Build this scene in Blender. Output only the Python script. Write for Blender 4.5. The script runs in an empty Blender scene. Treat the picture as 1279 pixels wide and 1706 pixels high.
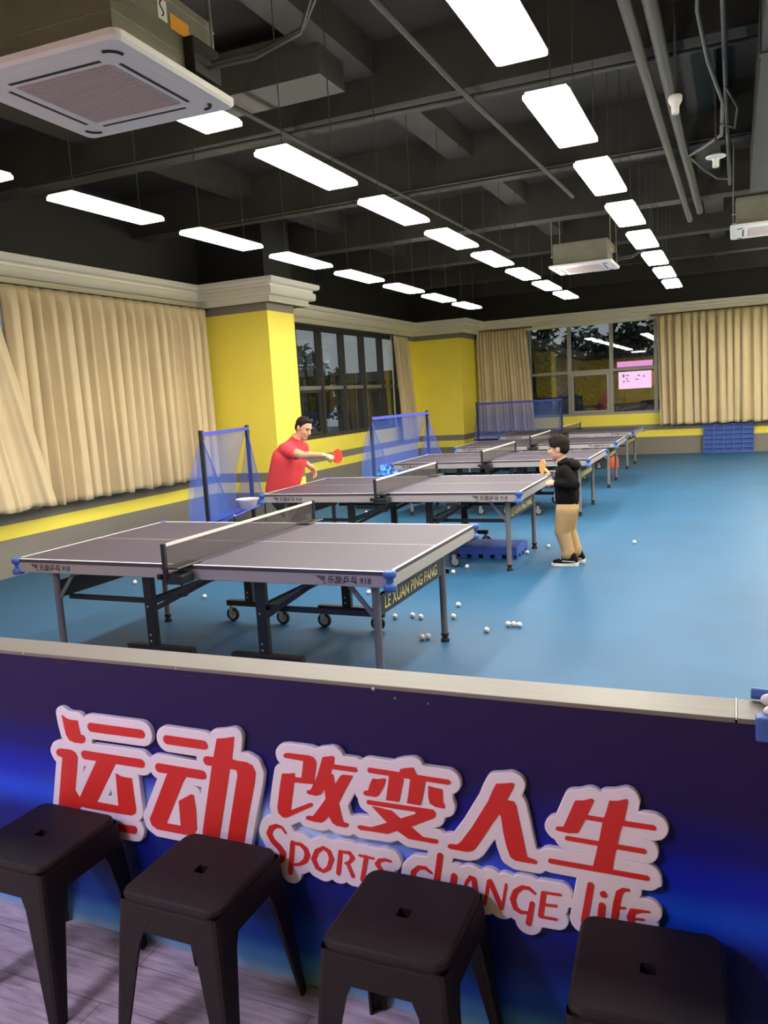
import bpy, math, random
import numpy as np
from mathutils import Vector, Matrix
C = bpy.context.scene.collection
SC = bpy.context.scene
random.seed(7)
RNG = np.random.default_rng(7)

# ------------------------------------------------------------------ camera
cam_d = bpy.data.cameras.new('camera'); cam = bpy.data.objects.new('camera', cam_d); C.objects.link(cam)
RIGHT = Vector((0.9149546, 0.39913927, -0.05954755)); UP = Vector((-0.00233442, 0.15278905, 0.98825607)); FWD = Vector((-0.40355002, 0.90407043, -0.14072680))
cm = Matrix((RIGHT, UP, -FWD)).transposed().to_4x4(); cm.translation = Vector((1.66385, -3.76583, 1.66938))
cam.matrix_world = cm
cam_d.sensor_fit = 'HORIZONTAL'; cam_d.sensor_width = 36.0; cam_d.lens = 37.2319; cam_d.clip_start = 0.05; cam_d.clip_end = 200
SC.camera = cam
# ------------------------------------------------------------------ world (dusk), exposure
wd = bpy.data.worlds.new('dusk'); SC.world = wd; wd.use_nodes = True
bg = wd.node_tree.nodes['Background']; bg.inputs[0].default_value = (0.53, 0.57, 0.61, 1); bg.inputs[1].default_value = 0.55
SC.view_settings.view_transform = 'Standard'; SC.view_settings.look = 'None'; SC.view_settings.gamma = 1.0
SC.view_settings.use_curve_mapping = False
SC.view_settings.exposure = 0.0
SC.cycles.use_denoising = True
SC.cycles.max_bounces = 8; SC.cycles.diffuse_bounces = 4; SC.cycles.glossy_bounces = 4; SC.cycles.transparent_max_bounces = 24; SC.cycles.transmission_bounces = 6
SC.cycles.sample_clamp_indirect = 8.0
PANEL_EMIT = 43.0          # gym ceiling panels
LOBBY_EMIT = 74.0           # weak rosy panels over the lobby behind the camera

# ------------------------------------------------------------------ materials
def nodes(name):
    m = bpy.data.materials.new(name); m.use_nodes = True
    nt = m.node_tree; return m, nt, nt.nodes['Principled BSDF']
def mat(name, col, rough=0.5, metal=0.0, spec=0.5, var=0.0, scale=8.0, bump=0.0, stretch=None, emit=None, estr=0.0, coat=0.0):
    m, nt, b = nodes(name)
    b.inputs['Base Color'].default_value = (*col, 1); b.inputs['Roughness'].default_value = rough
    b.inputs['Metallic'].default_value = metal; b.inputs['Specular IOR Level'].default_value = spec
    b.inputs['Coat Weight'].default_value = coat
    if emit: b.inputs['Emission Color'].default_value = (*emit, 1); b.inputs['Emission Strength'].default_value = estr
    if var or bump:
        tc = nt.nodes.new('ShaderNodeTexCoord'); mp = nt.nodes.new('ShaderNodeMapping'); nz = nt.nodes.new('ShaderNodeTexNoise')
        nz.inputs['Scale'].default_value = scale; nz.inputs['Detail'].default_value = 5
        if stretch: mp.inputs['Scale'].default_value = stretch
        nt.links.new(tc.outputs['Object'], mp.inputs[0]); nt.links.new(mp.outputs[0], nz.inputs['Vector'])
        if var:
            mr = nt.nodes.new('ShaderNodeMapRange'); mr.inputs['From Min'].default_value = .3; mr.inputs['From Max'].default_value = .7
            mr.inputs['To Min'].default_value = 1 - var; mr.inputs['To Max'].default_value = 1 + var
            hs = nt.nodes.new('ShaderNodeHueSaturation'); hs.inputs['Color'].default_value = (*col, 1)
            nt.links.new(nz.outputs['Fac'], mr.inputs['Value']); nt.links.new(mr.outputs[0], hs.inputs['Value']); nt.links.new(hs.outputs[0], b.inputs['Base Color'])
        if bump:
            bp = nt.nodes.new('ShaderNodeBump'); bp.inputs['Strength'].default_value = bump; bp.inputs['Distance'].default_value = .01
            nt.links.new(nz.outputs['Fac'], bp.inputs['Height']); nt.links.new(bp.outputs[0], b.inputs['Normal'])
    return m
def netmat(name, col, cover, rough=.7):
    m, nt, b = nodes(name); b.inputs['Base Color'].default_value = (*col, 1); b.inputs['Roughness'].default_value = rough; b.inputs['Specular IOR Level'].default_value = .2
    tr = nt.nodes.new('ShaderNodeBsdfTransparent'); mx = nt.nodes.new('ShaderNodeMixShader'); mx.inputs[0].default_value = cover
    out = nt.nodes['Material Output']; nt.links.new(tr.outputs[0], mx.inputs[1]); nt.links.new(b.outputs[0], mx.inputs[2]); nt.links.new(mx.outputs[0], out.inputs[0])
    return m
def glassmat():
    m, nt, b = nodes('window_glass')
    tr = nt.nodes.new('ShaderNodeBsdfTransparent'); tr.inputs[0].default_value = (.88, .92, .92, 1)
    gl = nt.nodes.new('ShaderNodeBsdfGlossy'); gl.inputs['Roughness'].default_value = 0.015; gl.inputs['Color'].default_value = (1, 1, 1, 1)
    fr = nt.nodes.new('ShaderNodeFresnel'); ge = nt.nodes.new('ShaderNodeNewGeometry'); mr = nt.nodes.new('ShaderNodeMapRange'); mr.inputs['To Min'].default_value = 1.62; mr.inputs['To Max'].default_value = 1 / 1.62
    nt.links.new(ge.outputs['Backfacing'], mr.inputs['Value']); nt.links.new(mr.outputs[0], fr.inputs[0])
    mx = nt.nodes.new('ShaderNodeMixShader'); out = nt.nodes['Material Output']
    nt.links.new(fr.outputs[0], mx.inputs[0]); nt.links.new(tr.outputs[0], mx.inputs[1]); nt.links.new(gl.outputs[0], mx.inputs[2]); nt.links.new(mx.outputs[0], out.inputs[0])
    return m
def wallmat():   # painted bands by height: grey base, yellow stripe, grey stripe, yellow field, grey top band, black above the cornice
    m, nt, b = nodes('banded_wall_paint')
    g = nt.nodes.new('ShaderNodeNewGeometry'); sp = nt.nodes.new('ShaderNodeSeparateXYZ'); nt.links.new(g.outputs['Position'], sp.inputs[0])
    mr = nt.nodes.new('ShaderNodeMapRange'); mr.inputs['From Max'].default_value = 5.0; nt.links.new(sp.outputs['Z'], mr.inputs['Value'])
    cr = nt.nodes.new('ShaderNodeValToRGB'); cr.color_ramp.interpolation = 'CONSTANT'
    grey, yel, blk = (.23, .21, .185, 1), (.95, .80, .11, 1), (.012, .012, .012, 1)
    stops = [(0, grey), (.405, yel), (.56, grey), (.685, yel), (3.0, grey), (3.40, blk)]
    els = cr.color_ramp.elements
    els[0].position = 0; els[0].color = grey; els[1].position = stops[1][0] / 5; els[1].color = yel
    for z, c in stops[2:]:
        e = els.new(z / 5); e.color = c
    nt.links.new(mr.outputs[0], cr.inputs[0])
    nz = nt.nodes.new('ShaderNodeTexNoise'); nz.inputs['Scale'].default_value = 3.0; nz.inputs['Detail'].default_value = 4; nt.links.new(g.outputs['Position'], nz.inputs['Vector'])
    m2 = nt.nodes.new('ShaderNodeMapRange'); m2.inputs['To Min'].default_value = .94; m2.inputs['To Max'].default_value = 1.06; nt.links.new(nz.outputs['Fac'], m2.inputs['Value'])
    hs = nt.nodes.new('ShaderNodeHueSaturation'); nt.links.new(cr.outputs[0], hs.inputs['Color']); nt.links.new(m2.outputs[0], hs.inputs['Value'])
    nt.links.new(hs.outputs[0], b.inputs['Base Color']); b.inputs['Roughness'].default_value = .55; b.inputs['Specular IOR Level'].default_value = .3
    return m
def printmat():  # printed graphic on the partition: navy sky over a bright blue horizon band
    m, nt, b = nodes('printed_blue_graphic')
    g = nt.nodes.new('ShaderNodeNewGeometry'); sp = nt.nodes.new('ShaderNodeSeparateXYZ'); nt.links.new(g.outputs['Position'], sp.inputs[0])
    cr = nt.nodes.new('ShaderNodeValToRGB'); cr.color_ramp.interpolation = 'EASE'
    stops = [(0.0, (.20, .38, .66)), (.05, (.06, .24, .66)), (.12, (.006, .06, .46)), (.25, (.003, .012, .15)), (.36, (.003, .010, .20)), (.45, (.008, .07, .70)), (.53, (.005, .015, .46)), (.63, (.006, .006, .17)), (.73, (.013, .006, .075)), (1.0, (.018, .008, .070))]
    els = cr.color_ramp.elements; els[0].position = 0; els[0].color = (*stops[0][1], 1); els[1].position = 1; els[1].color = (*stops[-1][1], 1)
    for z, c in stops[1:-1]:
        e = els.new(z); e.color = (*c, 1)
    nt.links.new(sp.outputs['Z'], cr.inputs[0])
    # bright streak of the horizon, strongest left of the middle
    def gauss(src, c, s):
        a = nt.nodes.new('ShaderNodeMath'); a.operation = 'SUBTRACT'; a.inputs[1].default_value = c; nt.links.new(src, a.inputs[0])
        d = nt.nodes.new('ShaderNodeMath'); d.operation = 'DIVIDE'; d.inputs[1].default_value = s; nt.links.new(a.outputs[0], d.inputs[0])
        q = nt.nodes.new('ShaderNodeMath'); q.operation = 'MULTIPLY'; nt.links.new(d.outputs[0], q.inputs[0]); nt.links.new(d.outputs[0], q.inputs[1])
        n = nt.nodes.new('ShaderNodeMath'); n.operation = 'MULTIPLY'; n.inputs[1].default_value = -1; nt.links.new(q.outputs[0], n.inputs[0])
        e = nt.nodes.new('ShaderNodeMath'); e.operation = 'EXPONENT'; nt.links.new(n.outputs[0], e.inputs[0]); return e.outputs[0]
    gz = gauss(sp.outputs['Z'], .485, .055); gx = gauss(sp.outputs['X'], .42, .42)
    mu = nt.nodes.new('ShaderNodeMath'); mu.operation = 'MULTIPLY'; nt.links.new(gz, mu.inputs[0]); nt.links.new(gx, mu.inputs[1])
    mx = nt.nodes.new('ShaderNodeMixRGB'); mx.inputs[2].default_value = (.42, .66, .92, 1); nt.links.new(mu.outputs[0], mx.inputs[0]); nt.links.new(cr.outputs[0], mx.inputs[1])
    nt.links.new(mx.outputs[0], b.inputs['Base Color']); b.inputs['Roughness'].default_value = .45; b.inputs['Specular IOR Level'].default_value = .25
    return m
M_WALL = wallmat(); M_PRINT = printmat(); M_GLASS = glassmat()
M_FLOOR = mat('blue_sport_floor', (.026, .108, .222), .48, spec=.22, var=.10, scale=1.3, bump=.02)
def lobbyfloor():
    m, nt, b = nodes('grey_wood_floor'); tc = nt.nodes.new('ShaderNodeTexCoord'); mp = nt.nodes.new('ShaderNodeMapping'); mp.inputs['Scale'].default_value = (1.6, 14, 1); mp.inputs['Rotation'].default_value = (0, 0, .12)
    nz = nt.nodes.new('ShaderNodeTexNoise'); nz.inputs['Scale'].default_value = 3.2; nz.inputs['Detail'].default_value = 7; nz.inputs['Roughness'].default_value = .65; nz.inputs['Distortion'].default_value = .4
    cr = nt.nodes.new('ShaderNodeValToRGB'); cr.color_ramp.elements[0].position = .3; cr.color_ramp.elements[0].color = (.28, .24, .27, 1); cr.color_ramp.elements[1].position = .72; cr.color_ramp.elements[1].color = (.70, .62, .68, 1)
    br = nt.nodes.new('ShaderNodeTexBrick'); br.inputs['Scale'].default_value = 1.0; br.inputs['Brick Width'].default_value = 1.2; br.inputs['Row Height'].default_value = .16; br.inputs['Mortar Size'].default_value = .002
    br.inputs['Color1'].default_value = (1, 1, 1, 1); br.inputs['Color2'].default_value = (.86, .86, .86, 1); br.inputs['Mortar'].default_value = (.45, .45, .45, 1)
    mu = nt.nodes.new('ShaderNodeMixRGB'); mu.blend_type = 'MULTIPLY'; mu.inputs[0].default_value = 1
    nt.links.new(tc.outputs['Object'], mp.inputs[0]); nt.links.new(mp.outputs[0], nz.inputs['Vector']); nt.links.new(nz.outputs['Fac'], cr.inputs[0]); nt.links.new(tc.outputs['Object'], br.inputs['Vector'])
    nt.links.new(cr.outputs[0], mu.inputs[1]); nt.links.new(br.outputs['Color'], mu.inputs[2]); nt.links.new(mu.outputs[0], b.inputs['Base Color']); b.inputs['Roughness'].default_value = .5
    return m
M_LOBBY = lobbyfloor()
M_CORNICE = mat('white_plaster', (.80, .765, .70), .6, spec=.3, var=.015, scale=1.2)
M_BLACKCEIL = mat('black_painted_concrete', (.020, .018, .016), .75, spec=.3, var=.35, scale=1.7, bump=.1)
M_BEAM = mat('dark_painted_beam', (.026, .024, .021), .75, spec=.3, var=.35, scale=1.5)
M_DUCT = mat('dark_duct_metal', (.030, .028, .025), .55, spec=.4, var=.15, scale=3)
M_PIPE = mat('dark_grey_pipe', (.020, .019, .017), .65, spec=.5)
M_CABLE = mat('grey_cable', (.07, .066, .058), .6)
M_CURTAIN = mat('beige_curtain_cloth', (.64, .525, .34), .85, spec=.15, var=.05, scale=2.0)
M_WFRAME = mat('grey_aluminium_frame', (.30, .29, .28), .4, metal=.3)
M_DFRAME = mat('dark_aluminium_frame', (.055, .052, .050), .45, metal=.2)
M_PANEL = mat('led_panel_light', (1, 1, 1), .5, emit=(1.0, .94, .83), estr=PANEL_EMIT)
M_LPANEL = mat('rosy_led_panel', (1, 1, 1), .5, emit=(1.0, .84, 1.22), estr=LOBBY_EMIT)
M_WHITE = mat('white_plastic', (.74, .73, .72), .4)
M_ACWHITE = mat('white_air_unit_plastic', (.80, .77, .78), .45)
M_ACGRILLE = mat('pinkish_grey_grille', (.52, .43, .44), .7, var=.06, scale=60)
M_GALV = mat('galvanised_steel', (.19, .19, .155), .5, metal=.3, var=.12, scale=5)
M_ORANGE = mat('orange_sticker', (.75, .33, .02), .5)
M_DARK = mat('dark_slot', (.015, .015, .015), .7)
M_TOP = mat('grey_purple_table_top', (.066, .053, .082), .48, spec=.38, var=.04, scale=2)
M_LINE = mat('white_line_paint', (.78, .75, .74), .5)
M_APRON = mat('silver_apron', (.42, .385, .40), .42, metal=.25, spec=.5)
M_LEG = mat('grey_leg_enamel', (.20, .185, .20), .42, metal=.2)
M_BLACK = mat('black_enamel', (.014, .014, .020), .42)
M_RUBBER = mat('black_rubber', (.015, .015, .015), .8)
M_BLUEP = mat('blue_plastic', (.045, .12, .42), .45)
M_BLUEPAL = mat('blue_pallet_plastic', (.030, .085, .42), .5)
M_GOLD = mat('gold_lettering', (.88, .70, .28), .5)
M_INK = mat('dark_ink', (.035, .025, .035), .6)
M_NET = netmat('table_net_mesh', (.10, .09, .092), .40)
M_BNET = netmat('blue_net_mesh', (.10, .22, .78), .42)
M_BTRAY = netmat('blue_tray_mesh', (.055, .115, .62), .92)
M_BTUBE = mat('blue_strip', (.07, .09, .55), .6)
M_STEEL = mat('steel', (.55, .55, .55), .35, metal=.8)
M_CAP = mat('brushed_steel_cap', (.20, .185, .165), .45, metal=.3, var=.06, scale=4, stretch=(1, 20, 1))
M_SIGNW = mat('white_sign_board', (.78, .73, .82), .5)
M_SIGNR = mat('red_sign_paint', (.62, .022, .022), .5)
M_STOOL = mat('black_stool_plastic', (.012, .009, .011), .55, spec=.30, bump=.05, scale=240)
M_BALL = mat('white_celluloid', (.80, .78, .74), .45)
M_SKIN = mat('skin', (.62, .37, .26), .55, spec=.3)
M_HAIR = mat('black_hair', (.016, .011, .009), .8, spec=.15, bump=.4, scale=90)
M_SHIRT = mat('red_polo_cloth', (.70, .065, .085), .8, spec=.2, bump=.4, scale=9)
M_COLLAR = mat('yellow_piping_cloth', (.75, .50, .16), .8)
M_SHORTS = mat('black_shorts_cloth', (.018, .018, .020), .8, bump=.1, scale=12)
M_HOOD = mat('black_hoodie_cloth', (.008, .007, .008), .9, spec=.1, bump=.15, scale=14)
M_TEE = mat('white_tee_cloth', (.62, .60, .62), .8)
M_KHAKI = mat('khaki_trouser_cloth', (.45, .30, .155), .85, spec=.2, bump=.7, scale=9)
M_EYE = mat('dark_eye', (.02, .015, .012), .25)
M_WOOD = mat('paddle_wood', (.66, .40, .16), .5, var=.1, scale=20)
M_REDR = mat('red_paddle_rubber', (.50, .018, .012), .55)
M_TANR = mat('tan_paddle_face', (.66, .36, .12), .55)
M_BOWL = mat('white_basin_plastic', (.74, .73, .72), .35)
M_BAG = mat('light_blue_bag', (.06, .26, .72), .35, spec=.6)
M_REDP = mat('orange_red_plastic', (.75, .09, .035), .5)
M_LEAF = mat('dark_leaves', (.030, .050, .028), .7)
M_TRUNK = mat('tree_bark', (.05, .04, .03), .8)
M_GROUND = mat('outdoor_paving', (.09, .09, .085), .8, var=.2, scale=.6)
M_FACADE = mat('dark_facade', (.13, .11, .09), .8, var=.1, scale=.6)
M_PINK = mat('lit_pink_sign', (.5, .2, .5), .5, emit=(.95, .55, .90), estr=1.3)
M_MAG = mat('lit_magenta_strip', (.5, .1, .4), .5, emit=(.95, .32, .80), estr=1.0)
M_REDE = mat('lit_red_edge', (.5, .05, .05), .5, emit=(.9, .12, .10), estr=.35)

# ------------------------------------------------------------------ mesh helpers
class MB:
    def __init__(s): s.v = []; s.f = []; s.m = []; s.sm = []
    def add(s, vs, fs, m=0, smooth=False, M=None):
        k = len(s.v)
        for p in vs:
            q = M @ Vector(p) if M is not None else p
            s.v.append((q[0], q[1], q[2]))
        for f in fs: s.f.append([i + k for i in f]); s.m.append(m); s.sm.append(smooth)
        return s
    def box(s, x0, x1, y0, y1, z0, z1, m=0, M=None):
        vs = [(x0, y0, z0), (x1, y0, z0), (x1, y1, z0), (x0, y1, z0), (x0, y0, z1), (x1, y0, z1), (x1, y1, z1), (x0, y1, z1)]
        return s.add(vs, [(0, 3, 2, 1), (4, 5, 6, 7), (0, 1, 5, 4), (1, 2, 6, 5), (2, 3, 7, 6), (3, 0, 4, 7)], m, False, M)
    def hexa(s, b, t, m=0):   # bottom quad, top quad (both counter-clockwise from above)
        return s.add(list(b) + list(t), [(0, 3, 2, 1), (4, 5, 6, 7), (0, 1, 5, 4), (1, 2, 6, 5), (2, 3, 7, 6), (3, 0, 4, 7)], m)
    def cyl(s, p0, p1, r0, r1=None, n=16, m=0, caps=True):
        r1 = r0 if r1 is None else r1
        p0 = Vector(p0); p1 = Vector(p1); d = (p1 - p0).normalized()
        a = d.orthogonal().normalized(); b = d.cross(a)
        vs = [p0 + (a * math.cos(2 * math.pi * i / n) + b * math.sin(2 * math.pi * i / n)) * r0 for i in range(n)] + [p1 + (a * math.cos(2 * math.pi * i / n) + b * math.sin(2 * math.pi * i / n)) * r1 for i in range(n)]
        s.add(vs, [(i, (i + 1) % n, n + (i + 1) % n, n + i) for i in range(n)], m, True)
        if caps: s.add(vs[:n], [tuple(reversed(range(n)))], m); s.add(vs[n:], [tuple(range(n))], m)
        return s
    def bar(s, p0, p1, w, h, m=0, up=(0, 0, 1)):  # rectangular bar between two points
        p0 = Vector(p0); p1 = Vector(p1); d = (p1 - p0).normalized(); u = Vector(up)
        a = d.cross(u)
        if a.length < 1e-4: a = d.orthogonal()
        a.normalize(); u = a.cross(d).normalized()
        q = [-a * w / 2 - u * h / 2, a * w / 2 - u * h / 2, a * w / 2 + u * h / 2, -a * w / 2 + u * h / 2]
        return s.add([p0 + k for k in q] + [p1 + k for k in q], [(0, 3, 2, 1), (4, 5, 6, 7), (0, 1, 5, 4), (1, 2, 6, 5), (2, 3, 7, 6), (3, 0, 4, 7)], m)
    def tube(s, pts, r, n=8, m=0):
        pts = [Vector(p) for p in pts]; rr = r if isinstance(r, (list, tuple)) else [r] * len(pts)
        vs = []; a = None
        for i, p in enumerate(pts):
            d = (pts[min(i + 1, len(pts) - 1)] - pts[max(i - 1, 0)]).normalized()
            a = d.orthogonal().normalized() if a is None else (a - d * a.dot(d)).normalized()
            b = d.cross(a)
            for j in range(n): t = 2 * math.pi * j / n; vs.append(p + (a * math.cos(t) + b * math.sin(t)) * rr[i])
        fs = [(i * n + j, i * n + (j + 1) % n, (i + 1) * n + (j + 1) % n, (i + 1) * n + j) for i in range(len(pts) - 1) for j in range(n)]
        s.add(vs, fs, m, True); s.add(vs[:n], [tuple(reversed(range(n)))], m); s.add(vs[-n:], [tuple(range(n))], m)
        return s
    def lathe(s, prof, o=(0, 0, 0), n=24, m=0, M=None, smooth=True):
        vs = []; ox, oy, oz = o
        for r, z in prof:
            for j in range(n): t = 2 * math.pi * j / n; vs.append((ox + r * math.cos(t), oy + r * math.sin(t), oz + z))
        fs = [(i * n + j, i * n + (j + 1) % n, (i + 1) * n + (j + 1) % n, (i + 1) * n + j) for i in range(len(prof) - 1) for j in range(n)]
        return s.add(vs, fs, m, smooth, M)
    def ell(s, c, r, nu=20, nv=12, m=0, M=None):
        vs = []; fs = []
        for i in range(nv + 1):
            t = math.pi * i / nv
            for j in range(nu): q = 2 * math.pi * j / nu; vs.append((c[0] + r[0] * math.sin(t) * math.cos(q), c[1] + r[1] * math.sin(t) * math.sin(q), c[2] + r[2] * math.cos(t)))
        for i in range(nv):
            for j in range(nu): fs.append((i * nu + j, (i + 1) * nu + j, (i + 1) * nu + (j + 1) % nu, i * nu + (j + 1) % nu))
        return s.add(vs, fs, m, True, M)
    def grid(s, fn, nu, nv, m=0, smooth=True):
        vs = [fn(i / nu, j / nv) for j in range(nv + 1) for i in range(nu + 1)]
        fs = [(j * (nu + 1) + i, j * (nu + 1) + i + 1, (j + 1) * (nu + 1) + i + 1, (j + 1) * (nu + 1) + i) for j in range(nv) for i in range(nu)]
        return s.add(vs, fs, m, smooth)
    def build(s, name, mats, parent=None, kind=None, bevel=0, solid=0, loc=None, seg=2):
        me = bpy.data.meshes.new(name); me.from_pydata(s.v, [], s.f)
        for x in (mats if isinstance(mats, (list, tuple)) else [mats]): me.materials.append(x)
        me.polygons.foreach_set('material_index', s.m); me.polygons.foreach_set('use_smooth', s.sm)
        if any(s.sm): me.set_sharp_from_angle(angle=math.radians(50))
        me.update()
        o = bpy.data.objects.new(name, me); C.objects.link(o)
        if parent is not None: o.parent = parent
        if kind: o['kind'] = kind
        if loc: o.location = loc
        if solid: md = o.modifiers.new('solid', 'SOLIDIFY'); md.thickness = solid; md.offset = 0
        if bevel: md = o.modifiers.new('bevel', 'BEVEL'); md.width = bevel; md.segments = seg; md.limit_method = 'ANGLE'; md.harden_normals = False
        return o
def tag(o, label, cat, group=None):
    o['label'] = label; o['category'] = cat
    if group: o['group'] = group
    return o
def thing(name, label, cat, loc=(0, 0, 0), rz=0, group=None):
    o = bpy.data.objects.new(name, None); C.objects.link(o); o.location = loc; o.rotation_euler = (0, 0, rz); o.empty_display_size = .1
    return tag(o, label, cat, group)
def kids(o): return [x for x in bpy.data.objects if x.parent is o]
def dup(o, parent=None, loc=None, rz=None, label=None):
    c = o.copy(); C.objects.link(c)
    if parent is not None: c.parent = parent
    if loc is not None: c.location = loc
    if rz is not None: c.rotation_euler = (0, 0, rz)
    if label: c['label'] = label
    for k in kids(o): dup(k, c)
    return c
def place(o, base): o.location = (-base[0], -base[1], -base[2])
def text(name, body, size, m, M, parent=None, depth=.0008, shear=0.0, bold=0.0, sx=1.0, align='LEFT', space=1.0):
    cu = bpy.data.curves.new(name, 'FONT'); cu.body = body; cu.size = size; cu.extrude = depth; cu.shear = shear; cu.offset = bold; cu.align_x = align; cu.space_character = space; cu.resolution_u = 3
    t = bpy.data.objects.new(name + '_curve', cu); C.objects.link(t)
    dg = bpy.context.evaluated_depsgraph_get(); me = bpy.data.meshes.new_from_object(t.evaluated_get(dg))
    bpy.data.objects.remove(t); bpy.data.curves.remove(cu)
    me.transform(M @ Matrix.Diagonal((sx, 1, 1, 1)))
    me.materials.clear(); me.materials.append(m); me.name = name
    o = bpy.data.objects.new(name, me); C.objects.link(o)
    if parent is not None: o.parent = parent
    return o
def evalmesh(o):
    dg = bpy.context.evaluated_depsgraph_get(); me = bpy.data.meshes.new_from_object(o.evaluated_get(dg))
    old = o.data; o.modifiers.clear(); o.data = me; bpy.data.meshes.remove(old); return o
def frame(x, y, z, o=(0, 0, 0)):
    M = Matrix((Vector(x), Vector(y), Vector(z))).transposed().to_4x4(); M.translation = Vector(o); return M

# ================================================================== SETTING
XL, YB, XR, YF, ZC = -5.5, 16.0, 5.0, -7.0, 4.4
b = MB(); b.box(XL - .3, XR + .3, -1.92, YB + .3, -.12, 0); b.build('floor', M_FLOOR, kind='structure')
b = MB(); b.box(XL - .3, XR + .3, YF - .2, -1.92, -.12, 0); b.build('floor_lobby', M_LOBBY, kind='structure')
b = MB(); b.box(XL - .3, XR + .3, YF - .2, YB + .3, ZC, ZC + .2); ceil = b.build('ceiling', M_BLACKCEIL, kind='structure')
for y in (-5.2, -2.7, -.2, 2.3, 4.8, 7.3, 9.8, 12.3, 14.8):
    b = MB(); b.box(XL, XR, y, y + .28, 3.92, ZC + .02); b.build('ceiling_beam', M_BEAM, kind='structure')
for x in (-3.9, -1.15, 1.25, 3.4):
    b = MB(); b.box(x, x + .26, YF, YB, 4.16, ZC + .02); b.build('ceiling_beam', M_BEAM, kind='structure')
# walls with window openings: windows (a, b, sill, head)
def wall(name, axis, at, thick, a0, a1, z1, holes):
    b = MB()
    def q(u0, u1, z0, z1_):
        if u1 - u0 < 1e-4 or z1_ - z0 < 1e-4: return
        if axis == 'x': b.box(min(at, at + thick), max(at, at + thick), u0, u1, z0, z1_)
        else: b.box(u0, u1, min(at, at + thick), max(at, at + thick), z0, z1_)
    u = a0
    for h0, h1, s, t in sorted(holes):
        q(u, h0, 0, z1); q(h0, h1, 0, s); q(h0, h1, t, z1); u = h1
    q(u, a1, 0, z1)
    return b.build(name, M_WALL, kind='structure')
WIN_L = (7.9, 13.95, 1.0, 3.10); WIN_L2 = (1.2, 5.9, 1.0, 3.10); WIN_B = (-3.4, .45, .97, 3.20)
wall('wall_left', 'x', XL, -.3, YF, YB + .3, ZC, [WIN_L, WIN_L2])
wall('wall_back', 'y', YB, .3, XL, XR, ZC, [WIN_B])
wall('wall_right', 'x', XR, .3, YF, YB + .3, ZC, [])
wall('wall_lobby', 'y', YF, -.2, XL, XR, ZC, [])
b = MB(); b.box(XL, -4.38, 6.15, 6.9, 0, ZC); b.build('wall_pillar_side', M_WALL, kind='structure')
b = MB(); b.box(XL, -4.33, 14.7, YB, 0, ZC); b.build('wall_pillar_corner', M_WALL, kind='structure')
# cornice: stepped profile swept around the walls and pillars (outward distance, height)
prof = [(0, 3.115), (.03, 3.115), (.03, 3.20), (.10, 3.20), (.115, 3.225), (.115, 3.30), (.085, 3.315), (.085, 3.345), (.15, 3.36), (.165, 3.38), (.165, 3.43), (0, 3.43)]
def sweep(name, path, prof, m):
    b = MB(); P = [Vector((x, y)) for x, y in path]; n = len(P); rows = []
    for i in range(n):
        ns = []
        if i > 0: d = (P[i] - P[i - 1]).normalized(); ns.append(Vector((d.y, -d.x)))
        if i < n - 1: d = (P[i + 1] - P[i]).normalized(); ns.append(Vector((d.y, -d.x)))
        nn = ns[0] if len(ns) == 1 else (ns[0] + ns[1]) / (1 + ns[0].dot(ns[1]))
        rows.append([(P[i].x + nn.x * o, P[i].y + nn.y * o, z) for o, z in prof])
    k = len(prof)
    for i in range(n - 1): b.add(rows[i] + rows[i + 1], [(j, j + 1, k + j + 1, k + j) for j in range(k - 1)])
    b.add(rows[0], [tuple(range(k))]); b.add(rows[-1], [tuple(reversed(range(k)))])
    return b.build(name, m, kind='structure')
E0 = .10
sweep('trim_1', [(XL, YF), (XL, 6.15 - E0), (-4.38 + E0, 6.15 - E0), (-4.38 + E0, 6.9 + E0 + .12), (XL, 6.9 + E0 + .12), (XL, 14.7 - E0), (-4.33 + E0, 14.7 - E0), (-4.33 + E0, YB), (XR, YB), (XR, YF)], prof, M_CORNICE)
# window on the left wall: deep dark frame with mullions, a transom and panes
def win_left(name, hole, mull, fm):
    y0, y1, s, t = hole; x0, x1 = XL - .23, XL - .10
    b = MB(); w = .07
    b.box(x0, x1, y0, y0 + w, s, t); b.box(x0, x1, y1 - w, y1, s, t); b.box(x0, x1, y0 + w, y1 - w, s, s + w); b.box(x0, x1, y0 + w, y1 - w, t - w, t)
    for y in mull: b.box(x0, x1, y - .035, y + .035, s + w, t - w)
    root = b.build(name, fm, kind='structure')
    b = MB(); ys = [y0 + w] + [v for y in mull for v in (y - .035, y + .035)] + [y1 - w]
    for i in range(0, len(ys), 2): b.box(x0 + .01, x0 + .09, ys[i], ys[i + 1], 1.92, 1.99)
    b.build('transom', M_WFRAME, root)
    for i in range(0, len(ys), 2):
        for z0, z1 in ((s + w, 1.92), (1.99, t - w)):
            g = MB(); g.box(x0 + .03, x0 + .038, ys[i], ys[i + 1], z0, z1); g.build('pane', M_GLASS, root)
    return root, ys
w1, ys = win_left('window_1', WIN_L, (9.05, 10.02, 10.99, 11.96, 12.93), M_DFRAME)
for i in (2, 8):   # opening sashes low in two bays
    b = MB(); a, c = ys[i] + .005, ys[i + 1] - .005
    for q in ((a, a + .05, 1.075, 1.915), (c - .05, c, 1.075, 1.915), (a + .05, c - .05, 1.075, 1.125), (a + .05, c - .05, 1.865, 1.915)): b.box(XL - .19, XL - .15, q[0], q[1], q[2], q[3])
    b.build('sash', M_DFRAME, w1)
win_left('window_3', WIN_L2, (2.2, 3.15, 4.1, 5.05), M_WFRAME)
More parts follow.
